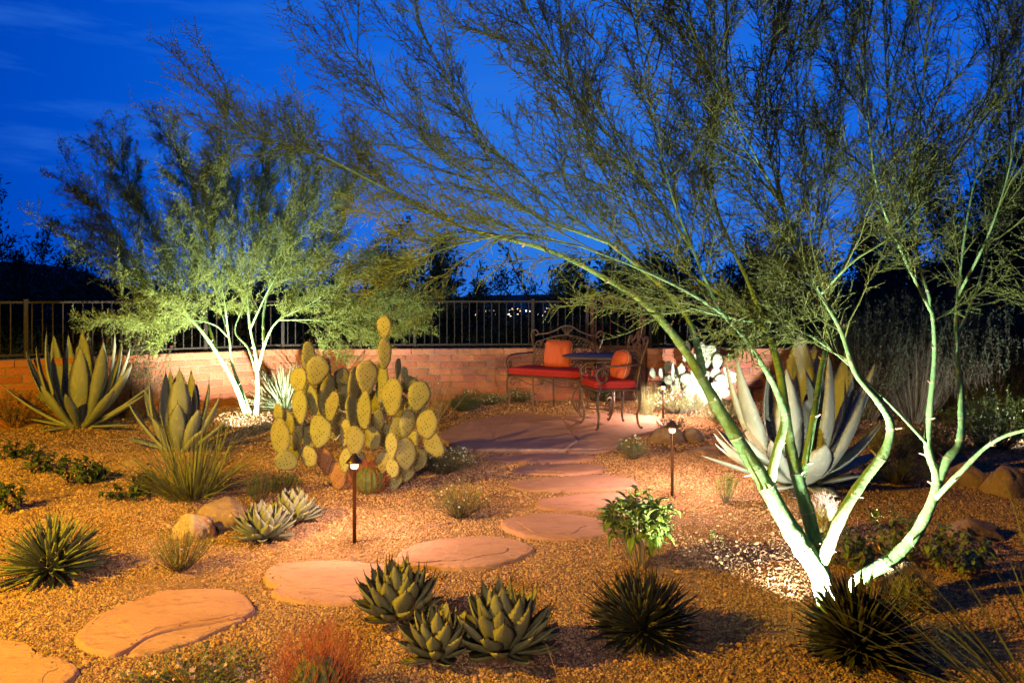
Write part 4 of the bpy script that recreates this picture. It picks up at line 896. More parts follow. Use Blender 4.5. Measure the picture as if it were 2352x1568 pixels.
def ribbed_cactus(name, label, bpx, bpy_, R, H, ribs, m, sm, slen, per, seed, sr=.0016, up=.3, lean=0):
    g = G(bpx, bpy_); g.y += R; g.z = float(hg(g.x, g.y)); t = thing(name, label, 'cactus', g); r = random.Random(seed)
    b = MB(); n = ribs * 4; lv = 12; V = []; F = []
    def rad(f): return R * (max(0, 1 - abs(2 * f - .9) ** 2.6 * .55) if f < .45 else math.sqrt(max(0, 1 - ((f - .45) / .55) ** 2.4)))
    for i in range(lv + 1):
        f = i / lv
        for k in range(n):
            a = 2 * PI * k / n; q = rad(f) * (1 - .09 * (1 - math.cos(ribs * a))); V.append((q * math.cos(a), q * math.sin(a), f * H))
    for i in range(lv):
        for k in range(n): F.append((i * n + k, i * n + (k + 1) % n, (i + 1) * n + (k + 1) % n, (i + 1) * n + k))
    b.add(V, F); obj('body', b.mesh('body'), m, t)
    A = []; B = []
    for k in range(ribs):
        a = 2 * PI * k / ribs
        for i in range(9):
            f = .12 + .86 * i / 8; q = rad(f); p = Vector((q * math.cos(a), q * math.sin(a), f * H)); nr = Vector((math.cos(a) * (1 - f * .8), math.sin(a) * (1 - f * .8), f * f * 1.1)).normalized()
            for s in range(per):
                d = (nr + Vector((r.uniform(-1, 1), r.uniform(-1, 1), r.uniform(-1, 1) + up)) * .85).normalized(); L = slen * r.uniform(.45, 1.15)
                mid = p + d * L * .55; e = p + d * L + Vector((r.uniform(-.2, .2), r.uniform(-.2, .2), .15)) * L
                A += [p, mid]; B += [mid, e]
    V, F = prisms(np.array([list(a) for a in A]), np.array([list(a) for a in B]), sr, sr * .5); obj('spines', mesh_np('spines', V, F), sm, t, kind='stuff'); return t
ribbed_cactus('barrel_cactus', 'small red spined barrel cactus at the foot of the prickly pear', 842, 1140, .115, .20, 14, M_barrel, M_redspine, .07, 3, 1, .0012)
ribbed_cactus('barrel_cactus', 'red spined barrel cactus cut by the lower edge of the view', 712, 1640, .11, .15, 14, M_barrel, M_redspine, .14, 4, 2, .0012, 1.0)
ribbed_cactus('golden_barrel_cactus', 'tan spined barrel cactus behind the dark narrow agave', 2108, 1412, .10, .165, 16, M_barrel, M_tanspine, .045, 9, 3, .0012, .5)
ribbed_cactus('spiny_cactus', 'small round cactus with long pale spines between the palo verde trunks', 1899, 1238, .058, .21, 9, M_pad, M_whitespine, .075, 5, 4, .0013)

# ------------------------------------------------------------------ glazed jar
g = G(1783, 955); g.y = 8.9; g.z = float(hg(g.x, 8.9))
jar = thing('glazed_jar', 'tall orange glazed jar partly hidden behind the giant agave', 'jar', g)
b = MB(); b.add(*lathe([(.10, 0), (.12, .02), (.15, .2), (.185, .45), (.20, .62), (.19, .75), (.15, .84), (.115, .875), (.13, .90), (.125, .91), (.10, .90), (.09, .86), (.14, .72), (.0, .68)], 32)); obj('body', b.mesh('body'), M_glaze, jar)

# ------------------------------------------------------------------ wrought iron furniture
def seat_frame_set(kind, label, loc, rz, W, D, legs, spokes, cat):
    t = thing(kind, label, cat, loc, 'wrought iron patio set', rz)
    X_, Y_, Z_ = (1, 0, 0), (0, 1, 0), (0, 0, 1); SH = .43; R = .011
    def part(nm, tubes):
        b = MB()
        for p, r in tubes: b.add(*sweep(p, r, 7))
        return obj(nm, b.mesh(nm), M_iron, t)
    for x, y, curly in legs:
        sx = -1 if x < W / 2 else 1; sy = -1 if y < D / 2 else 1
        if curly:
            p = catmull([(x, y, SH), (x + sx * .03, y + sy * .02, SH - .07), (x + sx * .02, y + sy * .015, SH - .2), (x, y, .16), (x + sx * .01, y + sy * .01, .06), (x + sx * .03, y + sy * .03, .015), (x + sx * .045, y + sy * .045, .025)], 6)
            part('leg', [(p, np.linspace(.016, .011, len(p))), (spiral((x - sx * .055, y, SH - .085), .055, .018, 0 if sx < 0 else 180, 400 if sx < 0 else -220, 22, X_, Z_), .007)])
        else:
            part('leg', [(catmull([(x, y, SH), (x, y + sy * .01, .2), (x, y + sy * .02, .0)], 5), .012)])
    part('seat_frame', [(catmull([(0, 0, SH), (W, 0, SH)], 4), .013), (catmull([(0, D, SH), (W, D, SH)], 4), .012), (catmull([(0, 0, SH), (0, D, SH)], 4), .012), (catmull([(W, 0, SH), (W, D, SH)], 4), .012)] + [(catmull([(W * q, 0, SH - .002), (W * q, D, SH - .002)], 2), .005) for q in np.linspace(.1, .9, max(4, int(W / .1)))])
    apron = []
    for x0, x1 in ((.10, W * .5), (W * .5, W - .10)):
        apron.append((catmull([(x0, 0, SH - .02), (x0 + .25 * (x1 - x0), 0, SH - .05), ((x0 + x1) / 2, 0, SH - .09), (x0 + .8 * (x1 - x0), 0, SH - .10), (x1, 0, SH - .07)], 6), .006))
        apron.append((spiral((x1 - .02, 0, SH - .055), .035, .012, -90, 330, 20, X_, Z_), .006))
    part('apron', apron)
    # backrest
    lean = lambda z: D + .10 * max(0, z - SH) / .5
    B3 = lambda x, z: (x, lean(z), z)
    tubes = []
    for s in (0, 1):
        f = lambda x: x if s == 0 else W - x
        post = catmull([B3(f(.07), SH - .02), B3(f(.055), .60), B3(f(.05), .74), B3(f(.01), .86), B3(f(-.015), .93), B3(f(.0), .99), B3(f(.05), 1.0), B3(f(.085), .965), B3(f(.075), .93), B3(f(.05), .935)], 6); tubes.append((post, .012))
        tubes.append((catmull([B3(f(.085), SH), B3(f(.07), .66), B3(f(.06), .76), B3(f(.08), .835), B3(f(.13), .855), B3(f(.16), .83), B3(f(.15), .80), B3(f(.125), .805)], 6), .009))
    tubes.append((catmull([B3(.085, .945), B3(W * .2, .955), B3(W * .33, 1.0), B3(W * .42, 1.05), B3(W * .5, 1.065), B3(W * .58, 1.05), B3(W * .67, 1.0), B3(W * .8, .955), B3(W - .085, .945)], 8), .012))
    zarch = lambda x: .80 + .14 * math.cos((x / W - .5) * PI * 1.02) ** 1.0 if W > .7 else .80 + .13 * math.cos((x / W - .5) * PI)
    part('back_frame', tubes + [([B3(x, zarch(x)) for x in np.linspace(.14, W - .14, 24)], .010)])
    lat = []
    step_ = .052 if W > .7 else .045
    for sgn in (1, -1):
        for x0 in np.arange(-W, 2 * W, step_):
            run = []
            for z in np.arange(SH + .03, 1.0, .02):
                x = x0 + sgn * (z - SH) * .62
                if .085 < x < W - .085 and z < zarch(x): run.append(B3(x, z))
                elif len(run) > 1: lat.append((run, .0055)); run = []
                else: run = []
            if len(run) > 1: lat.append((run, .0055))
    b = MB()
    for p, r in lat: b.add(*sweep([p[0], p[-1]], r, 4, cap=False))
    o = obj('lattice', b.mesh('lattice'), M_iron, t); o['kind'] = 'stuff'
    fan = []
    for q in np.linspace(-1, 1, spokes): fan.append((catmull([B3(W / 2 + q * .018, .935), B3(W / 2 + q * .045, .985), B3(W / 2 + q * .095 * (W / 1.05) ** .4, 1.055 - .012 * q * q)], 4), .0055))
    for p in fan: part('spoke', [p])
    for s in (0, 1):
        x = -.01 if s == 0 else W + .01
        arm = catmull([(x + (.06 if s == 0 else -.06), lean(.70), .70), (x, D * .55, .695), (x, .12, .69), (x, .03, .665), (x, -.015, .61), (x, .0, .545), (x, .05, .515), (x, .095, .54), (x, .10, .59), (x, .065, .605), (x, .05, .58)], 6)
        part('armrest', [(arm, .012), (catmull([(x, .05, .515), (x, .015, .485), (x, .03, .45), (x, .06, SH)], 5), .010)])
    return t
def cushion(name, label, cat, loc, rot, w, d, h, m, pipe=True, e=.34, group=None, e2=None):
    """a puffed rectangular cushion with piping round both edges"""
    nu, nv = 40, 14; b = MB(); V = []; F = []
    sp = lambda c, p: (abs(c) ** p) * (1 if c > 0 else -1)
    e2 = e2 or e
    for j in range(1, nv):
        ph = -PI / 2 + PI * j / nv
        for i in range(nu):
            th = 2 * PI * i / nu
            V.append((w / 2 * sp(math.cos(th), e) * sp(math.cos(ph), e2), d / 2 * sp(math.sin(th), e) * sp(math.cos(ph), e2), h / 2 * sp(math.sin(ph), .8 if e2 > .6 else .45)))
    V += [(0, 0, -h / 2), (0, 0, h / 2)]
    for j in range(nv - 2):
        for i in range(nu): F.append((j * nu + i, j * nu + (i + 1) % nu, (j + 1) * nu + (i + 1) % nu, (j + 1) * nu + i))
    for i in range(nu): F.append((len(V) - 2, (i + 1) % nu, i)); F.append((len(V) - 1, (nv - 2) * nu + i, (nv - 2) * nu + (i + 1) % nu))
    b.add(V, F); o = obj(name, b.mesh(name), m, loc=loc); o.rotation_euler = rot; tag(o, label, cat, group)
    if pipe:
        ring = [(w / 2 * 1.004 * sp(math.cos(a), e), d / 2 * 1.004 * sp(math.sin(a), e), 0) for a in np.arange(0, 2 * PI, PI / 24)]
        b = MB(); b.add(*sweep(ring, .0045, 5, closed=True)); obj('piping', b.mesh('piping'), M_piping if m is M_salmon else m, o)
    return o
PZ = float(hg(.5, 9.8)) + .03
bl = Vector((-.06, 10.15, PZ)); ba = math.radians(-33); BW, BD = 1.06, .52
seat_frame_set('patio_bench', 'wrought iron loveseat with lattice back and red seat cushion', bl, ba, BW, BD, [(.02, .02, 1), (BW * .36, .02, 0), (BW - .02, .02, 1), (BW * .36, BD, 0), (BW - .02, BD, 0)], 7, 'bench')
Rb = Matrix.Rotation(ba, 4, 'Z')
loc = lambda base, R_, x, y, z: base + R_ @ Vector((x, y, z))
cushion('seat_cushion', 'long red cushion on the loveseat', 'cushion', loc(bl, Rb, BW / 2, BD / 2 - .01, .49), (0, 0, ba), BW + .02, BD, .10, M_red, e=.16)
cushion('throw_pillow', 'square salmon striped pillow leaning on the loveseat lattice', 'pillow', loc(bl, Rb, BW * .47, BD - .07, .70), (math.radians(78), 0, ba + .12), .38, .36, .14, M_salmon, e=.30, e2=.62)
cl = Vector((.80, 8.93, PZ)); ca = math.radians(-76); CW, CD = .50, .47
seat_frame_set('patio_chair', 'wrought iron armchair with lattice back at the round table', cl, ca, CW, CD, [(.02, .02, 1), (CW - .02, .02, 1), (.03, CD, 1), (CW - .03, CD, 1)], 5, 'chair')
Rc = Matrix.Rotation(ca, 4, 'Z')
cushion('seat_cushion', 'square red cushion on the armchair', 'cushion', loc(cl, Rc, CW / 2, CD / 2 - .01, .49), (0, 0, ca), CW + .03, CD + .02, .10, M_red, e=.25)
cushion('throw_pillow', 'rounded salmon pillow with piping standing on the armchair', 'pillow', loc(cl, Rc, CW / 2, CD - .10, .685), (math.radians(76), 0, ca), .36, .33, .17, M_salmon, e=.62, e2=.75)
tl = Vector((1.05, 9.36, PZ)); tb = thing('patio_table', 'round dark topped table on scrolled iron legs', 'table', tl, 'wrought iron patio set')
b = MB(); b.add(*lathe([(0, .725), (.43, .725), (.447, .732), (.447, .744), (.435, .750), (0, .752)], 48)); obj('tabletop', b.mesh('tabletop'), M_slate, tb)
b = MB(); b.add(*sweep([(.16 * math.cos(a), .16 * math.sin(a), .13) for a in np.arange(0, 6.28, .2)], .008, 6, closed=True)); b.add(*sweep([(.30 * math.cos(a), .30 * math.sin(a), .715) for a in np.arange(0, 6.28, .2)], .009, 6, closed=True)); obj('ring', b.mesh('ring'), M_iron, tb)
for k in range(3):
    a = math.radians(180 + 120 * k - 8); u = np.array([math.cos(a), math.sin(a), 0]); zz = np.array([0, 0, 1.])
    pr = catmull([u * q + zz * z for q, z in ((.30, .715), (.14, .68), (.07, .58), (.08, .47), (.16, .41), (.26, .36), (.32, .26), (.31, .14), (.25, .05), (.215, .012), (.19, .02))], 7)
    b = MB(); b.add(*sweep(pr, .013, 7)); b.add(*sweep(spiral(u * .20 + zz * .16, .085, .025, -70, 420, 34, u, zz), .009, 6)); b.add(*sweep(spiral(u * .15 + zz * .56, .07, .02, 180, -240, 28, u, zz), .008, 6)); obj('leg', b.mesh('leg'), M_iron, tb)

# ================================================================== TREES
def walk(a, d, L, k, bias, wob, r):
    n = len(a); out = np.empty((n, k + 1, 3)); out[:, 0] = a; p = a.copy(); d = unit(d); bias = np.broadcast_to(np.asarray(bias, float), (n, 3))
    for i in range(k):
        p = p + d * (L / k)[:, None]; out[:, i + 1] = p; d = unit(d + bias / k + r.normal(size=(n, 3)) * wob)
    return out
def spawn(poly, per, t0, t1, angle, L, r, flat=0.0, taper=.5, plane=None):
    """children along polylines: start, direction, length"""
    n, k, _ = poly.shape; m = n * per; ids = np.repeat(np.arange(n), per)
    s = t0 + (t1 - t0) * ((np.tile(np.arange(per), n) + r.random(m)) / per); x = s * (k - 1); i = np.minimum(x.astype(int), k - 2); f = (x - i)[:, None]
    p = poly[ids, i] * (1 - f) + poly[ids, i + 1] * f; T = unit(poly[ids, i + 1] - poly[ids, i])
    q = unit(np.cross(T, r.normal(size=(m, 3))) + (0 if plane is None else np.asarray(plane) * 1.0)); q = unit(q - T * np.sum(q * T, 1, keepdims=True))
    an = np.radians(r.uniform(*angle, m))[:, None]; d = T * np.cos(an) + q * np.sin(an)
    return p, d, r.uniform(*L, m) * (1 - taper * s), s
def poly_tubes(poly, r0, r1):
    n, k, _ = poly.shape; rr = np.linspace(0, 1, k); r0 = np.broadcast_to(np.asarray(r0, float), (n,)); r1 = np.broadcast_to(np.asarray(r1, float), (n,))
    return join_np([prisms(poly[:, i], poly[:, i + 1], r0 + (r1 - r0) * rr[i], r0 + (r1 - r0) * rr[i + 1]) for i in range(k - 1)])
def palo_verde(label, base, stems, cfg, seed, group):
    """stems: list of (points in world, r0, r1, crown start fraction)"""
    t = thing('palo_verde_tree', label, 'tree', base, group); r = np.random.default_rng(seed); o3 = np.array(list(base))
    L1s = []; rings_ = MB(); nub_a = []; nub_b = []
    for pts_, r0, r1, t0, tk in stems:
        c = catmull(pts_, 8) - o3; n = len(c); rad = np.maximum(r1, .58 * r0 * np.interp(np.linspace(0, 1, n), [0, .2, .4, .6, .8, 1], [1, .78, .50, .27, .13, .05]))
        ln = np.concatenate([[0], np.cumsum(np.linalg.norm(np.diff(c, axis=0), axis=1))])
        fine = np.linspace(0, ln[-1], max(12, int(ln[-1] / .03))); cc = np.stack([np.interp(fine, ln, c[:, q]) for q in range(3)], 1); rr = np.interp(fine, ln, rad)
        knot = np.zeros(len(fine)); nk = np.arange(.12, ln[-1], .17) + r.uniform(-.05, .05, len(np.arange(.12, ln[-1], .17)))
        for z in nk: knot += np.exp(-((fine - z) / .022) ** 2)
        rr = rr * (1 + .13 * knot + r.normal(size=len(fine)) * .012)
        b = MB(); b.add(*sweep(cc, rr, 10)); obj('limb', b.mesh('limb'), M_bark, t)
        for z in nk:
            i = min(max(int(z / ln[-1] * (len(fine) - 1)), 1), len(fine) - 2); T = unit((cc[i + 1] - cc[i - 1])[None])[0] + r.normal(size=3) * .12
            if rr[i] > .008: rings_.add(*sweep([cc[i] - T * .005, cc[i], cc[i] + T * .004], [rr[i] * .98, rr[i] * 1.035, rr[i] * .98], 10, cap=False))
        for z in nk:
            i = min(int(z / ln[-1] * (len(fine) - 1)), len(fine) - 2); T = unit((cc[i + 1] - cc[i])[None])[0]; q = np.cross(T, r.normal(size=3)); q /= np.linalg.norm(q)
            if rr[i] > .006: nub_a.append(cc[i] + q * rr[i] * .75); nub_b.append(cc[i] + q * (rr[i] * 1.1 + r.uniform(.004, .03) * min(1, rr[i] / .02)) + T * .01)
        k = 24; fs = np.linspace(0, 1, k); L1s.append((np.stack([np.interp(fs * ln[-1], ln, c[:, q]) for q in range(3)], 1)[None], t0, ln[-1] * (1 - t0), tk))
    obj('bark_ring', rings_.mesh('bark_ring'), M_scar, t, kind='stuff')
    V, F = prisms(np.array(nub_a), np.array(nub_b), .0075, .004); obj('branch_stub', mesh_np('branch_stub', V, F), M_scar, t, kind='stuff')
    a_ = []; d_ = []; l_ = []
    for poly, t0, L, tk in L1s:
        p, d, l, s = spawn(poly, max(2, int(L / cfg['s1'] * tk)), t0, 1.0, cfg['a1'], cfg['l1'], r, taper=.45); a_.append(p); d_.append(d); l_.append(l)
    if 'low' in cfg:                                  # short leafy sprays low on the limbs
        for poly, t0, L, tk in L1s:
            if t0 > .3: p, d, l, s = spawn(poly, cfg['low'], max(.2, t0 - .05), min(1, t0 + .28), (25, 70), (.25, .60), r, taper=.2); a_.append(p); d_.append(d); l_.append(l)
    p, d, l = map(np.concatenate, (a_, d_, l_)); B1 = walk(p, d, l, 9, cfg['bias'], .09, r)
    tips = np.concatenate([poly for poly, *_ in L1s])[:, -10:]
    p, d, l, s = spawn(B1, cfg['n2'], .12, 1, cfg['a2'], cfg['l2'], r); B2 = walk(p, d, l, 5, np.array(cfg['bias']) * .5, .10, r)
    parts = [poly_tubes(B1, cfg['r1'], cfg['r1'] * .3), poly_tubes(B2, cfg['r2'], cfg['r2'] * .45)]
    V, F = join_np(parts); obj('branches', mesh_np('branches', V, F), M_bark if cfg.get('green') else M_twig, t, kind='stuff')
    tw = []
    for src, n3, lo in ((B1, cfg['n3a'], .25), (B2, cfg['n3b'], .05), (tips, 26, .0)):
        p, d, l, s = spawn(src, n3, lo, 1, cfg['a3'], cfg['l3'], r, taper=.35); tw.append((p, d, l))
    p, d, l = (np.concatenate([q[i] for q in tw]) for i in range(3)); e = p + unit(d + r.normal(size=d.shape) * .1) * l[:, None]
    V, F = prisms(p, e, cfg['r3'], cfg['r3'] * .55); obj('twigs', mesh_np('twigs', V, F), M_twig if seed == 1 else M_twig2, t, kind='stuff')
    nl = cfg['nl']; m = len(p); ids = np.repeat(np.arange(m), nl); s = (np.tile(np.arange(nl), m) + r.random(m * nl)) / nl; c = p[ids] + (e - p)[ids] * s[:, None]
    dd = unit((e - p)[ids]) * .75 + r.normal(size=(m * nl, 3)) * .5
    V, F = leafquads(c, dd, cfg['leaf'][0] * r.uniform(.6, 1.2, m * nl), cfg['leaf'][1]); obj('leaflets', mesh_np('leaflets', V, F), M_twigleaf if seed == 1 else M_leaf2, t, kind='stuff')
    print('palo verde', len(B1), len(B2), m)
    return t
def S3(pxs, d0=None):
    return [P(x, y, d) for x, y, d in pxs]
PVG = 'palo verde trees'
tb_ = G(1905, 1400)
RT = [
 (S3([(1908, 1408, 3.78), (1884, 1320, 3.78), (1840, 1253, 3.80), (1798, 1185, 3.82), (1748, 1095, 3.85), (1702, 1022, 3.88), (1655, 945, 3.92), (1618, 880, 3.95), (1570, 800, 4.0), (1490, 705, 4.05), (1400, 645, 4.1), (1260, 575, 4.15), (1060, 520, 4.2), (880, 430, 4.2), (720, 350, 4.2), (580, 315, 4.2), (515, 250, 4.2)]), .095, .003, .60, 1),
 (S3([(1768, 1140, 3.845), (1774, 1080, 3.835), (1790, 1015, 3.8), (1802, 960, 3.78), (1782, 895, 3.75), (1752, 840, 3.7), (1705, 770, 3.65), (1650, 705, 3.6), (1590, 570, 3.5), (1540, 440, 3.4), (1500, 280, 3.3), (1470, 110, 3.25), (1430, -60, 3.2)]), .043, .003, .42, 1),
 (S3([(1622, 888, 3.95), (1600, 790, 4.05), (1570, 715, 4.1), (1510, 650, 4.15), (1400, 560, 4.25), (1240, 440, 4.35), (1100, 300, 4.4), (1010, 150, 4.5), (960, 60, 4.5)]), .034, .003, .26, 1),
 (S3([(1886, 1325, 3.80), (1862, 1205, 3.86), (1836, 1110, 3.9), (1818, 1040, 3.95), (1806, 960, 4.0), (1790, 850, 4.1), (1760, 755, 4.2), (1720, 650, 4.3), (1680, 565, 4.35), (1640, 470, 4.4), (1618, 380, 4.5), (1640, 200, 4.6), (1642, 0, 4.7), (1650, -120, 4.7)]), .064, .003, .46, 1),
 (S3([(1840, 1105, 3.9), (1866, 975, 3.98), (1884, 860, 4.1), (1900, 775, 4.2), (1897, 690, 4.3), (1875, 600, 4.45), (1892, 480, 4.6), (1905, 300, 4.8), (1960, 100, 4.9), (1980, -80, 5)]), .033, .003, .36, 1),
 (S3([(1884, 1300, 3.78), (1932, 1185, 3.72), (1978, 1110, 3.7), (2030, 1040, 3.66), (2046, 980, 3.64), (2020, 925, 3.6), (1965, 855, 3.58), (1932, 760, 3.55), (1885, 675, 3.5), (1840, 590, 3.45), (1800, 470, 3.4), (1765, 340, 3.35), (1760, 180, 3.3), (1790, 20, 3.3), (1800, -80, 3.3)]), .050, .003, .42, 1),
 (S3([(1935, 1375, 3.80), (1975, 1328, 3.82), (2050, 1282, 3.86), (2110, 1215, 3.9), (2152, 1110, 3.95), (2131, 1030, 4.0), (2136, 935, 4.0), (2146, 820, 4.0), (2138, 700, 3.95), (2104, 560, 3.9), (2112, 300, 3.8), (2130, 80, 3.75), (2140, -100, 3.7)]), .066, .003, .52, .75),
 (S3([(2150, 1118, 3.95), (2176, 1055, 3.97), (2206, 1010, 4.0), (2206, 900, 4.1), (2196, 780, 4.15), (2200, 680, 4.2), (2222, 500, 4.2), (2262, 300, 4.2), (2290, 60, 4.2), (2300, -80, 4.2)]), .042, .003, .40, .75),
 (S3([(2142, 1150, 3.93), (2205, 1085, 3.85), (2260, 1030, 3.8), (2310, 1000, 3.7), (2380, 975, 3.6), (2450, 900, 3.5), (2480, 700, 3.4)]), .026, .008, .75, .6),
 (S3([(2134, 1025, 4.0), (2060, 945, 3.95), (1995, 880, 3.9), (1910, 805, 3.85), (1810, 745, 3.8), (1700, 735, 3.75), (1560, 700, 3.7)]), .013, .004, .45, .8),
 (S3([(1770, 770, 4.15), (1690, 700, 4.3), (1560, 610, 4.5), (1440, 480, 4.7), (1350, 330, 4.8), (1290, 160, 4.9), (1240, 0, 5)]), .022, .004, .12, 1),
 (S3([(1660, 720, 3.62), (1560, 660, 3.5), (1400, 590, 3.4), (1220, 540, 3.3), (1060, 560, 3.3), (950, 600, 3.25)]), .014, .003, .2, .8),
 (S3([(1800, 480, 3.4), (1720, 330, 3.2), (1640, 180, 3.1), (1560, 0, 3.0)]), .012, .004, .05, 1),
 (S3([(2200, 680, 4.2), (2270, 540, 4.0), (2320, 380, 3.9), (2360, 150, 3.8), (2400, -40, 3.7)]), .014, .004, .1, .5),
 (S3([(1898, 690, 4.3), (1960, 560, 4.5), (2010, 380, 4.7), (2060, 180, 4.8), (2090, 0, 4.9)]), .016, .004, .1, .5),
 (S3([(2140, 720, 3.95), (2062, 560, 3.6), (2012, 420, 3.4), (1990, 200, 3.2), (1980, -40, 3.1)]), .014, .004, .1, .5),
 (S3([(2196, 780, 4.15), (2252, 640, 4.4), (2292, 480, 4.6), (2330, 250, 4.8), (2350, 0, 5.0)]), .016, .004, .1, .5),
 (S3([(2104, 560, 3.9), (2058, 380, 4.1), (2038, 200, 4.3), (2028, 0, 4.4)]), .013, .004, .05, .5),
 (S3([(1885, 675, 3.5), (1960, 600, 3.3), (2050, 540, 3.2), (2160, 420, 3.1), (2240, 260, 3.0)]), .012, .003, .1, .5),
 (S3([(1720, 650, 4.3), (1800, 560, 4.5), (1850, 420, 4.7), (1830, 200, 4.8), (1850, 0, 4.9)]), .014, .004, .1, 1),
 (S3([(1590, 570, 3.5), (1450, 380, 3.5), (1330, 220, 3.5), (1240, 90, 3.5), (1180, -60, 3.5)]), .015, .004, .08, 1),
 (S3([(1400, 560, 4.25), (1200, 480, 4.3), (1000, 350, 4.3), (880, 240, 4.3), (800, 80, 4.3)]), .014, .003, .08, 1),
]
palo_verde('near multi stemmed green palo verde whose crown fills the sky', tb_, RT, dict(low=6, s1=.080, a1=(10, 38), l1=(.45, 1.25), bias=(-.05, 0, .28), n2=6, a2=(16, 38), l2=(.14, .48), r1=.0044, r2=.0024, n3a=26, n3b=11, a3=(30, 62), l3=(.04, .135), r3=.0017, nl=4, leaf=(.012, .0055)), 1, PVG)
lb = G(578, 973)
LT = []
def lt(pts_, r0, r1=.004, t0=.35, tk=1): LT.append((S3([(x, y, 9.45 + dd) for x, y, dd in pts_]), r0, r1, t0, tk))
lt([(574, 975, 0), (541, 885, 0), (495, 805, -.05), (450, 745, -.1), (405, 708, -.15), (345, 660, -.2), (270, 600, -.25), (200, 560, -.3)], .062, .006, .42)
lt([(500, 815, -.05), (478, 745, .1), (455, 690, .2), (400, 600, .3), (330, 480, .4), (270, 360, .5)], .035, .005, .2)
lt([(583, 968, 0), (552, 890, .1), (532, 830, .15), (525, 770, .2), (500, 690, .3), (470, 560, .4), (430, 420, .5), (400, 320, .5)], .042, .005, .38)
lt([(588, 970, 0), (592, 890, -.05), (588, 820, -.05), (575, 755, -.05), (568, 690, -.1), (555, 560, -.1), (530, 420, -.1), (520, 300, -.1)], .056, .006, .4)
lt([(592, 850, -.05), (612, 780, -.1), (640, 735, -.2), (700, 705, -.3), (790, 650, -.4), (880, 610, -.4)], .036, .005, .28)
lt([(606, 792, -.1), (606, 720, .1), (622, 640, .2), (650, 520, .3), (680, 400, .3), (690, 320, .3)], .032, .005, .2)
lt([(592, 868, 0), (570, 800, .15), (540, 760, .3), (560, 700, .4), (590, 600, .5), (600, 460, .6), (605, 330, .6)], .028, .005, .35)
lt([(525, 775, .2), (490, 745, .0), (430, 735, -.3), (360, 740, -.5), (300, 720, -.6)], .018, .003, .25)
lt([(640, 735, -.2), (720, 735, -.4), (800, 745, -.6), (870, 770, -.7)], .016, .003, .15)
lt([(650, 725, -.2), (720, 620, .1), (780, 520, .2), (810, 430, .2)], .022, .004, .1)
lt([(700, 705, -.3), (790, 700, -.1), (880, 700, .1), (930, 690, .1)], .016, .003, .1)
lt([(455, 690, .2), (380, 640, 0), (290, 560, -.2), (200, 440, -.2)], .02, .004, .1)
lt([(575, 755, -.05), (620, 660, -.4), (680, 560, -.6), (740, 440, -.7)], .02, .004, .1)
lt([(525, 770, .2), (510, 660, -.3), (480, 540, -.6), (470, 420, -.7)], .02, .004, .15)
palo_verde('white green lit palo verde with a fan crown in front of the wall', lb, LT, dict(s1=.066, a1=(12, 46), l1=(.45, 1.25), bias=(0, 0, .25), n2=9, a2=(18, 44), l2=(.14, .48), r1=.0055, r2=.0030, n3a=22, n3b=12, a3=(25, 60), l3=(.04, .13), r3=.0017, nl=4, leaf=(.028, .008)), 2, PVG)

def wild_tree(label, px, top, wpx, d, n, m, seed, nm='desert_tree', leaf=(.13, .036), open_=.5, group='dark trees beyond the fence'):
    r = np.random.default_rng(seed); c = P(px, top, d); gz = float(hg(c.x, d)); H = c.z - gz; R = wpx / 2 / FOCAL * d
    t = thing(nm, label, 'tree', (c.x, d, gz), group)
    k = 24; az = r.uniform(0, 2 * PI, k); e = np.radians(r.uniform(35, 88, k)); dirs = np.stack([np.cos(az) * np.cos(e), np.sin(az) * np.cos(e), np.sin(e)], 1)
    a = np.tile(np.array([[0, 0, .15 * H]]), (k, 1)) + r.normal(size=(k, 3)) * .03
    L = np.minimum(H * .98 / np.maximum(np.sin(e), .3), R * 1.25 / np.maximum(np.cos(e), .12)) * r.uniform(.75, 1.0, k)
    B1 = walk(a, dirs, L, 8, (0, 0, .1), .12, r)
    p, dd, l, s = spawn(B1, 12, .2, 1, (25, 60), (R * .35, R * .75), r); B2 = walk(p, dd, l, 5, (0, 0, .1), .15, r)
    bb = MB(); bb.add(*sweep(catmull([(0, 0, -.1), (.03, .02, .1 * H), (0, 0, .2 * H)], 4), max(.05, R * .06), 7)); obj('trunk', bb.mesh('trunk'), M_wood, t)
    V, F = join_np([poly_tubes(B1, .035, .012), poly_tubes(B2, .012, .005)]); obj('branches', mesh_np('branches', V, F), M_wood, t, kind='stuff')
    p, dd, l, s = spawn(B2, max(4, int(4.0 * n / len(B2))), .1, 1, (20, 75), (.05, .22), r)
    p = p + r.normal(size=p.shape) * R * .10
    V, F = leafquads(p, dd, leaf[0] * r.uniform(.6, 1.5, len(p)), leaf[1] * r.uniform(.7, 1.4, len(p))); obj('crown', mesh_np('crown', V, F), m, t, kind='stuff')
    return t
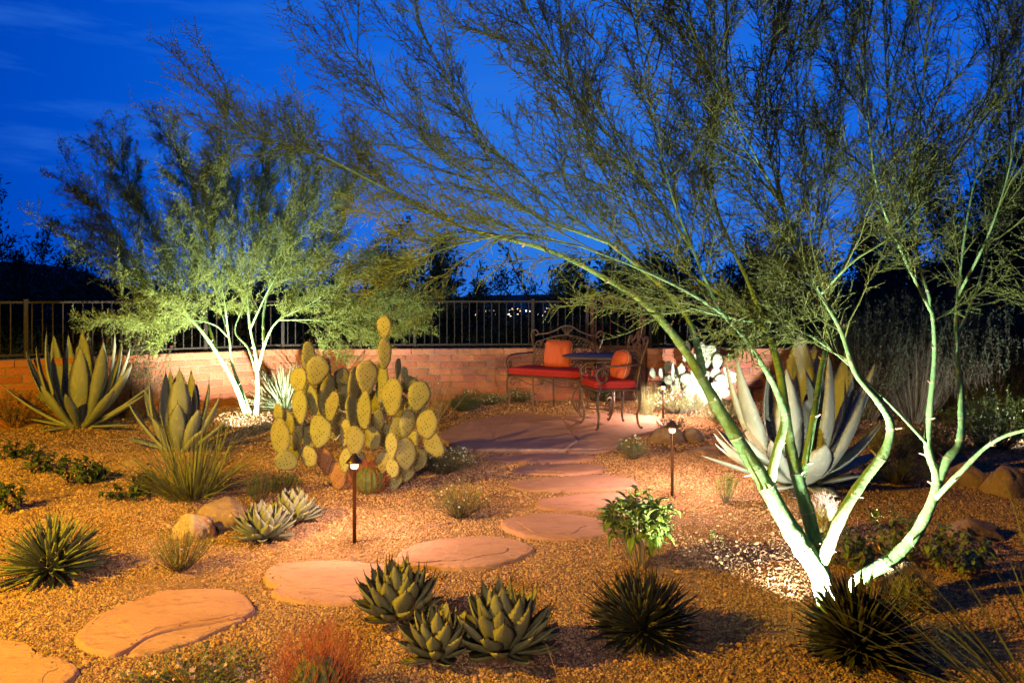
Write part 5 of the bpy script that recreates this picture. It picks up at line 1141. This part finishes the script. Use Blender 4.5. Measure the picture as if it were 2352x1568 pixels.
for i, q in enumerate([
    ('dark tree at the left border rising above the far brush', 45, 470, 190, 19, 5200, M_brush), ('broad low tree left of the lit palo verde', 175, 590, 300, 22, 5000, M_brush), ('low tree behind the left fence', 330, 640, 260, 17, 4200, M_brush),
    ('dense tree showing between the two palo verdes', 960, 570, 220, 18, 7000, M_brush2), ('small dense tree above the fence just beside the bench gap', 1085, 660, 110, 17, 2600, M_brush2), ('thin feathery tree over the bench', 1265, 600, 150, 15.5, 1300, M_brush2), ('leafy tree right behind the gate', 1420, 640, 230, 13.6, 5600, M_brush2),
    ('tree behind the fence, seen through the near palo verde stems', 1600, 610, 280, 15, 5600, M_brush2), ('dark tree behind the white lit pear, tallest there', 1760, 590, 240, 16, 5000, M_brush2), ('round dark tree with a blunt top beyond the wall corner', 1995, 560, 210, 17, 7000, M_brush), ('big dark tree behind the upright limbs', 2170, 420, 330, 16, 8500, M_brush), ('dark tree reaching the right border', 2345, 390, 290, 14, 7600, M_brush), ('tree between the left palo verde and the pear', 800, 600, 260, 20, 5000, M_brush), ('distant tree behind the left palo verde trunk', 560, 640, 280, 21, 4600, M_brush)]):
    wild_tree(*q, 200 + i)
for i, (px, top, w, d) in enumerate([(40, 690, 260, 14), (210, 680, 240, 14.5), (380, 695, 260, 15), (540, 690, 240, 14), (700, 695, 240, 15), (840, 690, 220, 13.8), (980, 690, 230, 14.5), (1110, 752, 200, 15), (1230, 764, 220, 14), (1330, 752, 180, 15), (1520, 690, 240, 13.5), (1680, 690, 240, 14), (1850, 690, 260, 13.6), (2020, 680, 260, 14), (2200, 670, 280, 13.5)]):
    lab = ['dark brush behind the fence at the left border', 'dark brush behind the fence above the big agave', 'dark brush behind the fence left of the lit palo verde', 'dark brush behind the lit palo verde trunks', 'dark brush behind the fence above the desert spoon', 'dark brush behind the fence left of the tall pear pads', 'dark brush behind the fence right of the tall pear pads', 'low brush below the town lights, nearer the pear', 'low brush below the town lights, behind the loveseat arm', 'low brush behind the loveseat back', 'dark brush behind the fence right of the gate', 'dark brush behind the fence above the white lit pear', 'dark brush behind the giant agave tip', 'dark brush between the wall and the blunt topped tree', 'dark brush behind the upright palo verde limbs'][i]
    wild_tree(lab, px, top, w, d, 2600, M_brush, 300 + i, 'desert_brush', (.12, .035), group='brush beyond the fence')
